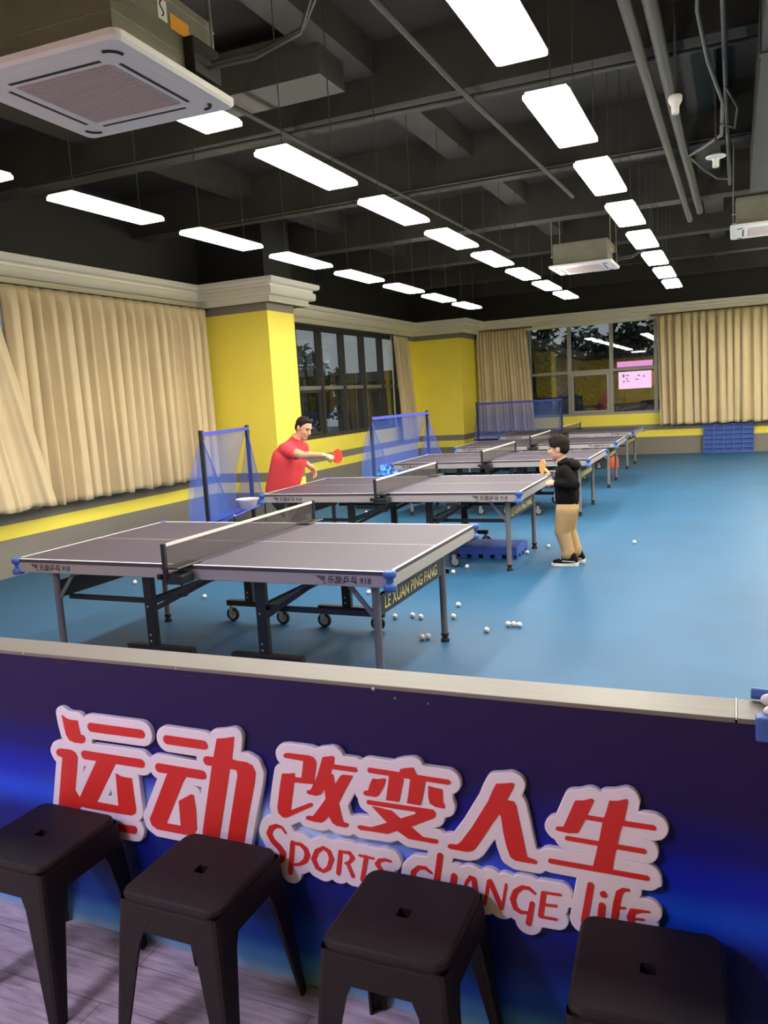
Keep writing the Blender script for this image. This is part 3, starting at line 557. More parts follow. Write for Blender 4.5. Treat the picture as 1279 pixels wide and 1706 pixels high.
# ================================================================== STOOLS
def make_stool():
    root = thing('plastic_stool', '', 'stool', group='black plastic stools along the partition')
    h, a, f, H = .15, .155, .185, .45
    def sq(w, r, z, n=5):   # rounded square outline
        out = []
        for q, (sx, sy) in enumerate(((1, 1), (-1, 1), (-1, -1), (1, -1))):
            for k in range(n + 1):
                t = math.pi / 2 * (q + k / n); out.append((sx * (w - r) + r * math.cos(t), sy * (w - r) + r * math.sin(t), z))
        return out
    b = MB(); rings = [sq(h + .002, .035, H - .022), sq(h + .003, .035, H - .012), sq(h, .034, H - .004), sq(h - .006, .030, H)]
    n = len(rings[0])
    for i in range(3): b.add(rings[i] + rings[i + 1], [(j, (j + 1) % n, n + (j + 1) % n, n + j) for j in range(n)], 0, True)
    # top with a rounded slot hole in the middle
    hole = [(x, y, H - .001) for x, y, z in sq(.0165, .004, 0)]
    b.add(rings[3] + hole, [(j, (j + 1) % n, n + (j + 1) % n, n + j) for j in range(n)])
    b.add(hole + [(x, y, z - .03) for x, y, z in hole], [(j, (j + 1) % n, n + (j + 1) % n, n + j) for j in range(n)])
    b.add([(x, y, H - .031) for x, y, z in hole], [tuple(range(n))])
    b.build('seat', M_STOOL, root)
    # skirt: four apron sides
    b = MB()
    for q in range(4):
        R = Matrix.Rotation(math.pi / 2 * q, 4, 'Z')
        zb = .355
        top = [(-h + .03, -h - .002, H - .02), (h - .03, -h - .002, H - .02)]; w2 = h + .008
        pts = []
        for k in range(13):
            u = -1 + 2 * k / 12; x = u * (h - .01); arch = zb - .055 * max(0, abs(u) - .72) / .28 * (abs(u) > .72)
            pts.append((x, -w2, arch))
        for k in range(12):
            xa, xb = -h + .01 + (2 * h - .02) * k / 12, -h + .01 + (2 * h - .02) * (k + 1) / 12
            for (d0, d1) in ((0, .008),):
                A = [(xa, -h - .002, H - .018), (xb, -h - .002, H - .018), (pts[k + 1][0], pts[k + 1][1], pts[k + 1][2]), (pts[k][0], pts[k][1], pts[k][2])]
                Bk = [(x, y + .008, z) for x, y, z in A]
                b.add(A + Bk, [(3, 2, 1, 0), (4, 5, 6, 7), (3, 7, 6, 2)], 0, False, R)
    b.build('skirt', M_STOOL, root)
    b = MB()
    for q in range(4):
        R = Matrix.Rotation(math.pi / 2 * q, 4, 'Z'); b.add([(-h + .03, -h - .0035, H - .024), (h - .03, -h - .0035, H - .024), (h - .03, -h - .0035, H - .028), (-h + .03, -h - .0035, H - .028)], [(3, 2, 1, 0)], 0, False, R)
    b.build('rim_groove', M_DARK, root, solid=.001)
    # four splayed angle legs, wide at the top and narrow at the foot
    for q in range(4):
        R = Matrix.Rotation(math.pi / 2 * q, 4, 'Z'); b = MB(); rows = []
        N = 8
        for k in range(N + 1):
            t = k / N; z = (H - .02) * (1 - t); e = h + .003 + (f - h) * t; w = .085 * (1 - t) + .034 * t; th = .007; r = .014
            if t < .28: w += .045 * (1 - t / .28) ** 2
            rows.append([(e - w, e, z), (e - r, e, z), (e - r * .3, e - r * .3, z), (e, e - r, z), (e, e - w, z), (e - th, e - w, z), (e - th, e - r - .003, z), (e - r - .003, e - th, z), (e - w, e - th, z)])
        for k in range(N): b.add(rows[k + 1] + rows[k], [(j, (j + 1) % 9, 9 + (j + 1) % 9, 9 + j) for j in range(9)], 0, False, R)
        b.add(rows[N], [tuple(range(9))], 0, False, R)
        b.build('leg', M_STOOL, root)
    return root
st0 = make_stool()
for i, (x, lab) in enumerate(((-.225, 'leftmost black plastic stool, cut by the photo edge, below the first sign character'),
                              (.355, 'second black plastic stool from the left, below the second sign character'),
                              (.942, 'third black plastic stool from the left, hiding part of the English words'),
                              (1.50, 'rightmost black plastic stool, in shadow under the last English word of the sign'))):
    loc = (x, (-2.175, -2.178, -2.172, -2.178)[i], 0)
    if i == 0: st0.location = loc; st0['label'] = lab
    else: dup(st0, None, loc, (0, .0, .015, .06)[i], lab)

# ================================================================== CURTAINS
def curtain(name, A0, A1, B0, B1, zt0, zt1, zb0, zb1, n, label, amp=.045, ph=0.0, seed=1):
    r = random.Random(seed); fr = [(r.uniform(.12, .45), r.uniform(0, 6.28), r.uniform(.3, 1.0)) for _ in range(4)]
    A0, A1, B0, B1 = [Vector(q) for q in (A0, A1, B0, B1)]; d = (A1 - A0).normalized(); nrm = Vector((d.y, -d.x)) if ph >= 0 else Vector((-d.y, d.x))
    tot = (A1 - A0).length; b = MB()
    def fn(s, t):
        p = (A0.lerp(A1, s)).lerp(B0.lerp(B1, s), t); u = s * n * 2 * math.pi
        drift = sum(a * math.sin(f * u + q) for f, q, a in fr) * .5
        k = min(1, t / .10); sharp = math.sin(u + drift * 1.0 * t + .6 * math.sin(u * .5 + 1))
        w = amp * (.35 + .65 * k) * (.75 + .35 * math.sin(u * .23 + seed) * t)
        ph_ = .5 * u + .35 * math.sin(u * .25 + seed) + drift * .35 * t; lobe = abs(math.sin(ph_)) ** (.75 + .25 * math.sin(u * .31 + seed)); o = 2 * w * (lobe - .55) + .012 * math.sin(u * 2.1 + drift) * t + .02 * t * math.sin(u * .37 + 2)
        side = .02 * math.cos(u + drift) * k
        z = (zt0 + (zt1 - zt0) * s) * (1 - t) + (zb0 + (zb1 - zb0) * s) * t + (.012 * math.sin(u * .5 + seed) if t > .98 else 0)
        q = p + nrm * (o + .03) + d * side
        return (q.x, q.y, z)
    b.grid(fn, n * 14, 40)
    o = b.build(name, M_CURTAIN, solid=.003)
    return o
def curtain_thing(label, A0, A1, zt, rail, **kw):
    base = ((A0[0] + A1[0]) / 2, (A0[1] + A1[1]) / 2, zt)
    root = thing('curtain', label, 'curtain', base, group='beige pleated curtains')
    o = curtain('cloth', A0, A1, label=label, zt0=zt, zt1=zt, **kw); o.parent = root; place(o, base)
    b = MB(); b.tube([(*rail[0], zt + .012), (*rail[1], zt + .012)], .011, 10); [b.bar((*q, zt + .012), (q[0] - (.15 if abs(rail[0][0] - rail[1][0]) < .01 else 0), q[1] + (0 if abs(rail[0][0] - rail[1][0]) < .01 else .16), zt + .012), .02, .03) for q in rail]
    r = b.build('curtain_rail', M_DUCT, root); place(r, base)
    return root
curtain_thing('wide beige curtain on the left wall, reaching to the near yellow pillar', (-5.36, 2.47), (-5.36, 6.02), 3.095, ((-5.36, -1.0), (-5.36, 6.12)), B0=(-5.34, 2.46), B1=(-5.36, 6.02), zb0=.72, zb1=.69, n=19, amp=.085, seed=3)
curtain_thing('beige curtain at the far left photo edge, overlapping the wide left wall curtain', (-5.40, -.6), (-5.40, 2.36), 3.095, ((-5.40, -.9), (-5.40, 2.40)), B0=(-5.30, -.8), B1=(-5.17, 2.72), zb0=.74, zb1=.74, n=13, amp=.06, seed=8)
cB = curtain_thing('narrow bunched beige curtain on the left wall beside the corner pillar', (-5.36, 12.98), (-5.36, 13.85), 3.06, ((-5.36, 7.3), (-5.36, 14.0)), B0=(-5.34, 13.2), B1=(-5.34, 14.22), zb0=.69, zb1=.69, n=9, amp=.05, seed=5)
curtain_thing('bunched beige curtain on the back wall between the corner pillar and the window', (-4.27, 15.86), (-3.02, 15.86), 3.18, ((-4.3, 15.86), (-2.9, 15.86)), B0=(-4.24, 15.85), B1=(-2.86, 15.85), zb0=.68, zb1=.68, n=16, amp=.05, seed=6)
curtain_thing('wide beige curtain on the back wall right of the window', (.02, 15.85), (3.9, 15.85), 3.19, ((-.1, 15.85), (4.0, 15.85)), B0=(.07, 15.84), B1=(3.9, 15.84), zb0=.69, zb1=.69, n=22, amp=.08, seed=11)
b = MB(); b.tube([(-5.40, 13.02, 3.07), (-5.41, 13.02, 1.4), (-5.40, 13.03, 1.1), (-5.39, 13.10, 1.0), (-5.39, 13.2, 1.02)], .009, 8); co = b.build('cord', M_WHITE, cB); place(co, cB.location)

# ================================================================== CEILING LIGHTS
def make_light():
    root = thing('ceiling_light', '', 'light', group='white panel lights in three rows under the ceiling')
    w, l = .118, .485
    b = MB(); b.box(-w + .012, w - .012, -l + .012, l - .012, .014, .030); b.build('housing', M_WHITE, root)
    b = MB()
    n = 6; out = []
    for q, (sx, sy) in enumerate(((1, 1), (-1, 1), (-1, -1), (1, -1))):
        for k in range(n + 1): t = math.pi / 2 * (q + k / n); out.append((sx * (w - .02) + .02 * math.cos(t), sy * (l - .02) + .02 * math.sin(t)))
    k = len(out); b.add([(x, y, -.004) for x, y in out] + [(x, y, .014) for x, y in out], [tuple(reversed(range(k)))] + [(j, (j + 1) % k, k + (j + 1) % k, k + j) for j in range(k)])
    b.build('diffuser', M_PANEL, root)
    for y in (-l * .7, l * .7):
        b = MB(); b.cyl((0, y, .030), (0, y, ZC - 3.154 + .01), .0035, n=6); b.build('hanging_wire', M_PIPE, root)
    return root
NTH = ('first', 'second', 'third', 'fourth', 'fifth', 'sixth', 'seventh', 'eighth')
lt0 = make_light(); first = True
for rname, x, y0, extra in (('left row', -2.529, 1.028, 0), ('middle row', -.849, 1.016, 0), ('right row', .778, 1.016, 0)):
    for j in range(-1, 7):
        loc = (x, y0 + j * 1.437, 3.154)
        lab = 'white panel light, %s from the camera in the %s' % (NTH[j + 1], rname)
        if j == 6: lab = 'white panel light at the far end of the %s, nearest the back wall' % rname
        if extra and j == -1: continue
        if first: lt0.location = loc; lt0['label'] = lab; first = False
        else:
            d = dup(lt0, None, loc, None, lab)
            if x == -.849 and j == -1:      # a short panel, half hidden behind the air conditioner
                d.scale = (1, .52, 1); d.location.y = -.185; d['label'] = 'short white panel light peeking out behind the large air conditioner'
for j in range(2, 10):      # unseen outermost row, added to brighten the back wall and its curtain
    dup(lt0, None, (4.03, 1.016 + j * 1.437, 3.154), None, 'white panel light, number %d from the camera in the added unseen outermost row' % (j - 1))
for j in range(-1, 10):     # assumed row out of view, run long to brighten right and back
    dup(lt0, None, (2.41, 1.016 + j * 1.437, 3.154), None, 'white panel light, number %d from the camera in the assumed row out of view' % (j + 2))
# weak rosy panels over the lobby, behind the camera
lb0 = None
for i, (x, y) in enumerate(((-.6, -4.6), (-2.6, -5.0))):
    loc = (x, y, 3.2); lab = ('rosy lobby panel light on the partition side', 'rosy lobby panel light towards the lobby wall')[i]
    if lb0 is None:
        lb0 = thing('lobby_light', lab, 'light', loc, group='rosy panel lights of the lobby')
        b = MB(); b.box(-.32, .32, -.32, .32, .006, .045); b.build('housing', M_WHITE, lb0)
        b = MB(); b.box(-.30, .30, -.30, .30, -.004, .007); b.build('diffuser', M_LPANEL, lb0)
        for s in (-.2, .2):
            b = MB(); b.cyl((s, 0, .045), (s, 0, ZC - 3.2 + .01), .0035, n=6); b.build('hanging_wire', M_PIPE, lb0)
    else: dup(lb0, None, loc, None, lab)

# ================================================================== CEILING CASSETTE UNITS
def make_ac(w, rod):
    root = thing('air_conditioner', '', 'air conditioner', group='ceiling cassette air conditioners')
    b = MB()     # cover plate with rounded corners
    n = 6; r = .04
    def ring(e, z, rr):
        out = []
        for q, (sx, sy) in enumerate(((1, 1), (-1, 1), (-1, -1), (1, -1))):
            for k in range(n + 1): t = math.pi / 2 * (q + k / n); out.append((sx * (e - rr) + rr * math.cos(t), sy * (e - rr) + rr * math.sin(t), z))
        return out
    R = [ring(w, .035, r), ring(w, .012, r), ring(w - .012, 0, r), ring(w * .60, -.004, .03), ring(w * .575, .004, .03)]; k = len(R[0])
    for i in range(len(R) - 1): b.add(R[i] + R[i + 1], [(j, (j + 1) % k, k + (j + 1) % k, k + j) for j in range(k)])
    b.add(R[0], [tuple(range(k))]); b.add(R[-1], [tuple(reversed(range(k)))])
    b.build('cover_panel', M_ACWHITE, root)
    b = MB(); e = w * .565; b.box(-e, e, -e, e, -.001, .0045)
    for i in range(22): y = -e + .01 + i * (2 * e - .02) / 21; b.box(-e + .01, e - .01, y - .004, y + .004, -.004, -.0005)
    b.build('intake_grille', M_ACGRILLE, root)
    for q in range(4):
        Rm = Matrix.Rotation(math.pi / 2 * q, 4, 'Z'); b = MB(); d = w * .80
        b.box(-w * .55, w * .55, d - .045, d + .03, -.003, .004, 0, Rm); fl = b.build('outlet_flap', M_ACWHITE, root, bevel=.004)
        b = MB(); b.box(-w * .55, w * .55, d - .060, d - .044, -.0045, .003, 0, Rm); b.build('outlet_slot', M_DARK, fl)
        b = MB(); c = [Rm @ Vector((w * .70 + .05 * math.cos(t), w * .70 + .05 * math.sin(t), -.0015)) for t in [math.pi / 2 * i / 6 for i in range(7)]]
        b.tube(c, .008, 8); b.build('corner_slot', M_DARK, root)
    b = MB(); h = w * .86; b.box(-h, h, -h, h, .035, .34); b.box(-h - .004, h + .004, -h - .004, h + .004, .12, .128); b.box(-h - .004, h + .004, -h - .004, h + .004, .30, .31)
    cs = b.build('casing', M_GALV, root, bevel=.004)
    b = MB(); b.box(h, h + .003, .02, .15, .20, .26); b.build('orange_sticker', M_ORANGE, cs)
    b = MB(); b.box(h, h + .003, -.06, .0, .21, .29); b.build('warning_label', M_WHITE, cs)
    b = MB(); b.tube([(h + .004, -.035 + .012 * math.sin(i * .8), .225 + i * .007) for i in range(9)], .003, 6); b.build('warning_mark', M_INK, cs)
    b = MB(); b.box(h, h + .05, h - .25, h - .05, .06, .20); b.build('pipe_box', M_DARK, root, bevel=.006)
    for sx in (-1, 1):
        for sy in (-1, 1):
            b = MB(); b.cyl((sx * (h + .03), sy * h * .8, .18), (sx * (h + .03), sy * h * .8, rod), .006, n=8); b.box(min(sx * h, sx * (h + .045)), max(sx * h, sx * (h + .045)), sy * h * .8 - .02, sy * h * .8 + .02, .17, .176); b.build('hanger_rod', M_STEEL, root)
    for o in (0, .035):
        b = MB(); b.tube([(h + .05, h - .15 + o, .10 + o), (h + .25, h - .1 + o, .12 + o), (h + .42, h + o, .22 + o), (h + .50 + o, h + .02, .42), (h + .50 + o, h + .02, rod)], .008, 8); b.build('copper_pipe', M_CABLE, root)
    return root
ac = make_ac(.41, 1.39)
ac.location = (-.775, -.95, 3.0); ac.rotation_euler = (0, 0, math.radians(2.8)); ac['label'] = 'large white ceiling air conditioner at the upper left, nearest the camera'
a2 = make_ac(.45, .99); a2.location = (-.375, 8.62, 3.40); a2['label'] = ('small distant ceiling air conditioner above the far tables, between two light rows')
a3 = dup(a2, None, (2.06, 7.2, 3.40), 0, 'ceiling air conditioner at the right edge of the photo, half hidden in the dark')

# ceiling services
def pipe(name, pts, r, m, label, cat='pipe'): b = MB(); b.tube(pts, r, 12); return tag(b.build(name, m), label, cat)
pipe('ceiling_pipe', [(1.09, -2.0, 3.80), (1.09, 3.5, 3.80), (1.11, 8.1, 3.80)], .036, M_PIPE, 'dark grey pipe under the ceiling, the left one of the thick pair')
pipe('ceiling_pipe', [(1.22, -2.0, 3.80), (1.22, 3.4, 3.80), (1.25, 7.6, 3.80)], .042, M_PIPE, 'dark grey pipe under the ceiling, the right one of the thick pair')
pipe('ceiling_pipe', [(1.60, -2.0, 3.78), (1.60, 3.0, 3.78), (1.61, 6.2, 3.78)], .018, M_PIPE, 'thin grey conduit under the ceiling, right of the thick pipe pair')
pipe('ceiling_pipe', [(-.17, -2.0, 3.86), (-.17, 2.0, 3.86), (-.06, 6.0, 3.86)], .020, M_PIPE, 'thin dark pipe along the ceiling left of the right light row')
pipe('ceiling_pipe', [(-1.72, 1.2, 3.86), (-1.66, 4.9, 3.86), (-1.60, 9.0, 3.86)], .018, M_PIPE, 'thin dark pipe along the ceiling between the left and middle light rows')
pipe('ceiling_pipe', [(-4.6, 2.24, 3.88), (2.4, 2.45, 3.88)], .016, M_PIPE, 'thin dark rail across the ceiling above the second lights')
pipe('ceiling_pipe', [(-4.6, 4.78, 3.88), (2.4, 4.74, 3.88)], .016, M_PIPE, 'thin dark rail across the ceiling above the fourth lights')
pipe('ceiling_cable', [(1.50, .9, 3.95), (1.46, 1.6, 3.80), (1.50, 2.2, 3.72), (1.58, 2.9, 3.66), (1.56, 3.6, 3.62), (1.40, 4.2, 3.70), (1.27, 4.7, 3.78)], .014, M_CABLE, 'loose grey cable draped from the thin conduit to the pipe pair', 'cable')
pipe('ceiling_cable', [(1.27, 4.9, 3.80), (1.38, 5.1, 3.72), (1.50, 5.2, 3.64), (1.60, 5.2, 3.62)], .010, M_CABLE, 'short loose grey cable hanging right of the pipe pair', 'cable')
pipe('ceiling_cable', [(1.60, 2.9, 3.76), (1.68, 3.1, 3.66), (1.66, 3.4, 3.60), (1.56, 3.3, 3.62)], .009, M_CABLE, 'small loop of grey cable around the thin conduit', 'cable')
b = MB(); b.box(1.80, 2.45, -2.0, 5.4, 3.50, 3.95); b.box(1.79, 2.46, 1.6, 1.66, 3.49, 3.96); tag(b.build('ventilation_duct', M_DUCT), 'dark rectangular ventilation duct along the upper right edge', 'duct')
b = MB(); b.box(-2.3, -1.0, 1.55, 1.95, 3.95, 4.25); tag(b.build('ventilation_duct', M_DUCT), 'dark duct box under the ceiling behind the large air conditioner', 'duct')
def fitting(loc, s, label, up):
    root = thing('ceiling_fitting', label, 'ceiling fitting', loc)
    b = MB(); b.lathe([(0, .0), (.020, .0), (.024, .004), (.024, .05), (.030, .064), (.072, .074), (.075, .082), (.060, .092), (0, .096)] if up else [(0, 0), (.020, 0), (.022, .006), (.024, .045), (.040, .075), (.042, .100), (.036, .108), (0, .108)], (0, 0, 0), 24); b.build('body', M_WHITE, root)
    b = MB(); b.cyl((0, 0, .09), (0, 0, ZC - loc[2] + .01), .008, n=8); b.build('stem', M_PIPE, root)
    return root
fitting((1.525, 3.28, 3.30), 1, 'white mushroom-shaped ceiling fitting with a wide disc, at the right', True)
fitting((1.325, 1.76, 3.30), 1, 'white funnel-shaped ceiling fitting beside the pipe pair', False)

# ================================================================== BALL CATCHING NETS
def barrier(label, n0, n1, h, f0, f1, zb=.34, back=.22, base_only=False):
    # n0,n1: post feet; f0,f1: front ends of the tray (x, y, z)
    n0, n1, f0, f1 = Vector((*n0, 0)), Vector((*n1, 0)), Vector(f0), Vector(f1)
    base = (n0 + n1) / 2; root = thing('ball_catch_net', label, 'ball net', base, group='blue ball catching nets')
    d = (n1 - n0).normalized(); mid = (f0 + f1) / 2; nb = Vector((d.y, -d.x, 0))
    if nb.dot(mid - base) > 0: nb = -nb           # nb points backwards
    def add(b, name, m, par=root, **k): o = b.build(name, m, par, **k); o.location = -base; return o
    for p in (n0, n1):
        b = MB(); b.box(p.x - .022, p.x + .022, p.y - .022, p.y + .022, .02, h); add(b, 'post', M_BLACK, bevel=.004)
        b = MB(); b.bar(p + nb * .35 + Vector((0, 0, .02)), p - nb * .35 + Vector((0, 0, .02)), .05, .04); add(b, 'foot_bar', M_BLACK)
    b = MB(); b.bar(n0 + Vector((0, 0, h - .045)) - nb * .024, n1 + Vector((0, 0, h - .045)) - nb * .024, .006, .045); add(b, 'top_strip', M_BTUBE)
    b = MB(); b.bar(n0 + Vector((0, 0, .30)), n1 + Vector((0, 0, .30)), .02, .03); add(b, 'lower_rail', M_BLACK)
    tp0, tp1 = n0 + Vector((0, 0, h - .06)), n1 + Vector((0, 0, h - .06))
    b0, b1 = n0 + nb * back + Vector((0, 0, zb)), n1 + nb * back + Vector((0, 0, zb))
    def fn(s, t):
        q = tp0.lerp(tp1, s).lerp(b0.lerp(b1, s), t) + nb * (.07 * math.sin(math.pi * t) + .015 * math.sin(s * 23) * t); return tuple(q)
    b = MB(); b.grid(fn, 30, 20); add(b, 'back_net', M_BNET)
    def ft(s, t):
        q = b0.lerp(b1, s).lerp(f0.lerp(f1, s), t); q.z -= .05 * math.sin(math.pi * t); return tuple(q)
    b = MB(); b.grid(ft, 24, 14); add(b, 'tray', M_BTRAY)
    b = MB(); b.tube([f0, f0.lerp(f1, .5), f1], .012, 10); add(b, 'front_tube', M_BTUBE)
    for (tp, bk, f) in ((tp0, b0, f0), (tp1, b1, f1)):
        b = MB(); b.grid(lambda s, t: tuple(tp.lerp(bk.lerp(f, s), t) + d * 0), 8, 12); w = add(b, 'side_net', M_BNET)
        b = MB(); b.tube([tp, tp.lerp(f, .5) + Vector((0, 0, -.04)), f], .006, 6); o_ = add(b, 'edge_cord', M_BTUBE, w); o_.location = (0, 0, 0)
        b = MB(); foot = Vector((f.x, f.y, 0)) ; b.tube([f, f.lerp(Vector((bk.x, bk.y, .02)), .0) + Vector((0, 0, -f.z + .02))], .010, 8); add(b, 'tray_leg', M_BLACK)
    return root
barrier('nearest blue ball net, left of the man, with a white basin on its tray', (-4.08, 3.96), (-4.40, 5.42), 1.43, (-3.74, 4.00, .395), (-3.78, 4.75, .46), zb=.30, back=.25)
barrier('middle blue ball net, before the left window, with a blue bag on its tray', (-3.40, 7.30), (-3.22, 9.25), 1.43, (-2.98, 7.05, .52), (-2.84, 9.0, .52), zb=.42, back=.22)
barrier('farthest blue ball net, before the curtain and window of the back wall', (-4.0, 14.75), (-1.98, 14.75), 1.46, (-3.95, 14.3, .60), (-2.0, 14.3, .60), zb=.55, back=.15)
# basin and ball on the nearest tray, bag on the next one
t = thing('basin', 'white plastic basin on the tray of the nearest ball net', 'basin', (-3.87, 4.50, .415))
b = MB(); b.lathe([(0, 0), (.080, 0), (.095, .010), (.122, .10), (.142, .122), (.142, .130), (.118, .122), (.090, .018), (0, .014)], n=32); b.build('bowl', M_BOWL, t)
b = MB(); b.lathe([(.138, .124), (.145, .125), (.145, .133), (.138, .133), (.138, .124)], n=32); b.build('rim', M_BOWL, t)
def bag(loc, s, label):
    b = MB(); rg = random.Random(4); ph = [rg.uniform(0, 6) for _ in range(8)]
    def fn(u, v):
        th, fi = u * 2 * math.pi, v * math.pi; r = 1 + .16 * math.sin(5 * th + ph[0] + 3 * fi) + .12 * math.sin(9 * th + ph[1]) * math.sin(4 * fi) + .10 * math.sin(7 * fi + ph[2])
        if v < .2: r *= .75 + .5 * abs(math.sin(3 * th))
        return (loc[0] + s[0] * r * math.sin(fi) * math.cos(th), loc[1] + s[1] * r * math.sin(fi) * math.sin(th), loc[2] + s[2] * (1 + r * math.cos(fi)))
    b.grid(fn, 48, 24); return tag(b.build('plastic_bag', M_BAG), label, 'bag')
bag((-3.13, 7.18, .455), (.13, .20, .10), 'crumpled light blue bag on the tray of the middle ball net')

# ================================================================== PLASTIC PALLETS
t = thing('plastic_pallet', 'low blue slotted plastic pallet on the floor under the second table', 'pallet', (-.685, 4.12, 0), group='blue plastic pallets')
b = MB(); X0, X1, Y0, Y1 = -.36, .36, -.235, .215
b.box(X0, X1, Y0, Y1, .085, .112)
for i in range(26): x = X0 + .02 + i * (X1 - X0 - .04) / 25; b.box(x - .009, x + .009, Y0 + .015, Y1 - .015, .112, .121)
b.build('deck', M_BLUEPAL, t)
b = MB()
for y in (Y0, Y1 - .02):
    b.box(X0, X1, y, y + .02, .04, .085)
    for i in range(6): x = X0 + i * (X1 - X0) / 5.9; b.box(x, min(x + .075, X1), y, y + .02, 0, .04)
for x in (X0, X1 - .02):
    b.box(x, x + .02, Y0 + .02, Y1 - .02, .04, .085)
    for i in range(4): y = Y0 + .02 + i * .13; b.box(x, x + .02, y, min(y + .06, Y1), 0, .04)
b.build('skirt', M_BLUEPAL, t, bevel=.004)
t = thing('plastic_pallet', 'blue gridded plastic pallet on edge against the back wall under the curtain', 'pallet', (1.535, 15.90, 0), group='blue plastic pallets')
t.rotation_euler = (math.radians(-3), 0, 0)
b = MB(); b.box(-.53, .53, .0, .035, 0.0, .66); b.build('back_plate', M_BLUEPAL, t)
b = MB()
for i in range(6): x = -.53 + i * .2072; b.box(x, x + .024, -.045, .0, 0, .66)
for j in range(7): z = j * .106; b.box(-.53, .53, -.046, .0, z, z + .022)
b.build('rib_grid', M_BLUEP, t, bevel=.004)
t = thing('plastic_canister', 'small orange red canister on the floor near the legs of the fourth table', 'canister', (-.60, 12.9, 0))
b = MB(); b.lathe([(0, 0), (.10, 0), (.11, .02), (.11, .20), (.07, .26), (.035, .28), (.035, .31), (0, .31)], n=20); b.build('body', M_REDP, t)
b = MB(); b.tube([(-.07, 0, .25), (-.06, 0, .33), (.06, 0, .33), (.07, 0, .25)], .010, 8); b.build('handle', M_REDP, t)

# blue corner guards of a thing leaning past the right end of the partition cap
t = thing('corner_guard', 'blue plastic guards with white knobs at the right end of the partition cap', 'guard', (1.74, -1.90, .944))
b = MB(); b.cyl((-.040, .040, .014), (.14, .026, .014), .013, n=18); b.build('roller', M_BLUEP, t)
b = MB(); b.ell((-.004, .010, .012), (.018, .012, .014), 16, 10); b.build('knob', M_WHITE, t)
b = MB(); b.box(-.034, .16, -.096, -.058, -.045, .010); b.build('block', M_BLUEP, t, bevel=.006)
b = MB(); b.ell((.004, -.060, .014), (.022, .016, .013), 16, 10); b.build('knob', M_WHITE, t)

# ================================================================== BALLS
BALLS = [((.70, 4.82), 'lone white ball on the open blue floor right of the boy'),
 ((.18, 1.62), 'white ball, left one of three touching in a row on the open floor'), ((.22, 1.625), 'white ball, middle one of three touching in a row on the open floor'), ((.262, 1.62), 'white ball, right one of three touching in a row on the open floor'),
 ((.07, 1.45), 'single white ball just left of and nearer than the row of three'),
 ((-.34, 2.06), 'white ball right of the right far leg of the nearest table, farther of two'), ((-.27, 1.73), 'white ball right of the right far leg of the nearest table, nearer of two'),
 ((-.51, 1.67), 'rightmost of three spread white balls between the right legs of the nearest table'), ((-.59, 1.70), 'middle of three spread white balls between the right legs of the nearest table'), ((-.71, 1.64), 'leftmost of three spread white balls between the right legs of the nearest table'),
 ((-.318, 1.19), 'left of two touching white balls beside the right far foot of the nearest table'), ((-.283, 1.215), 'right of two touching white balls beside the right far foot of the nearest table'),
 ((-1.24, 2.31), 'white ball seen between the right legs under the nearest table, beyond the castors'), ((-2.67, 1.90), 'white ball on the floor left of the castors of the nearest table'), ((-3.78, 2.27), 'white ball farthest left on the floor, beneath the left half of the nearest table'),
 ((-.76, 3.18), 'white ball beside the steel castor wheel in front of the pallet'), ((-.70, 3.42), 'white ball just in front of the blue pallet'), ((-.29, 4.16), 'white ball against the right side of the blue pallet'), ((-.14, 4.50), 'greyish ball on the floor between the second table leg and the boy'),
 ((-.275, 3.42), 'white ball at the foot of the near right leg of the second table'), ((-2.10, 6.43), 'white ball under the second table, nearer its middle'), ((-3.36, 6.84), 'white ball under the second table, at its left end'),
 ]
bm0 = MB(); bm0.ell((0, 0, .02), (.02, .02, .02), 20, 14); bl0 = bm0.build('table_tennis_ball', M_BALL); f1st = True
for (x, y), lab in BALLS:
    o = bl0 if f1st else bl0.copy()
    if not f1st: C.objects.link(o)
    f1st = False; o.location = (x, y, 0); tag(o, lab, 'ball', 'white table tennis balls')
o = bl0.copy(); C.objects.link(o); o.location = (-3.80, 4.09, .372); tag(o, 'white ball resting on the tray of the nearest ball net', 'ball', 'white table tennis balls')

# ================================================================== PEOPLE
def blob(name, prims, voxel, m, parent, base, smooth=4, fac=.5):
    b = MB()
    for p in prims:
        if p[0] == 'c':
            _, p0, r0, p1, r1 = p; b.cyl(p0, p1, r0, r1, 14); b.ell(p0, (r0, r0, r0), 14, 9); b.ell(p1, (r1, r1, r1), 14, 9)
        else:
            _, c, r, M = p; Q = (M.copy() if M is not None else Matrix.Identity(4)); Q.translation = Vector(c); b.ell((0, 0, 0), r, 24, 16, 0, Q)
    o = b.build(name, m)
    md = o.modifiers.new('r', 'REMESH'); md.mode = 'VOXEL'; md.voxel_size = voxel; md.use_smooth_shade = True
    sm = o.modifiers.new('s', 'SMOOTH'); sm.factor = fac; sm.iterations = smooth
    evalmesh(o); o.data.name = name
    if not o.data.materials: o.data.materials.append(m)
    o.data.polygons.foreach_set('use_smooth', [True] * len(o.data.polygons))
    o.parent = parent; place(o, base); return o
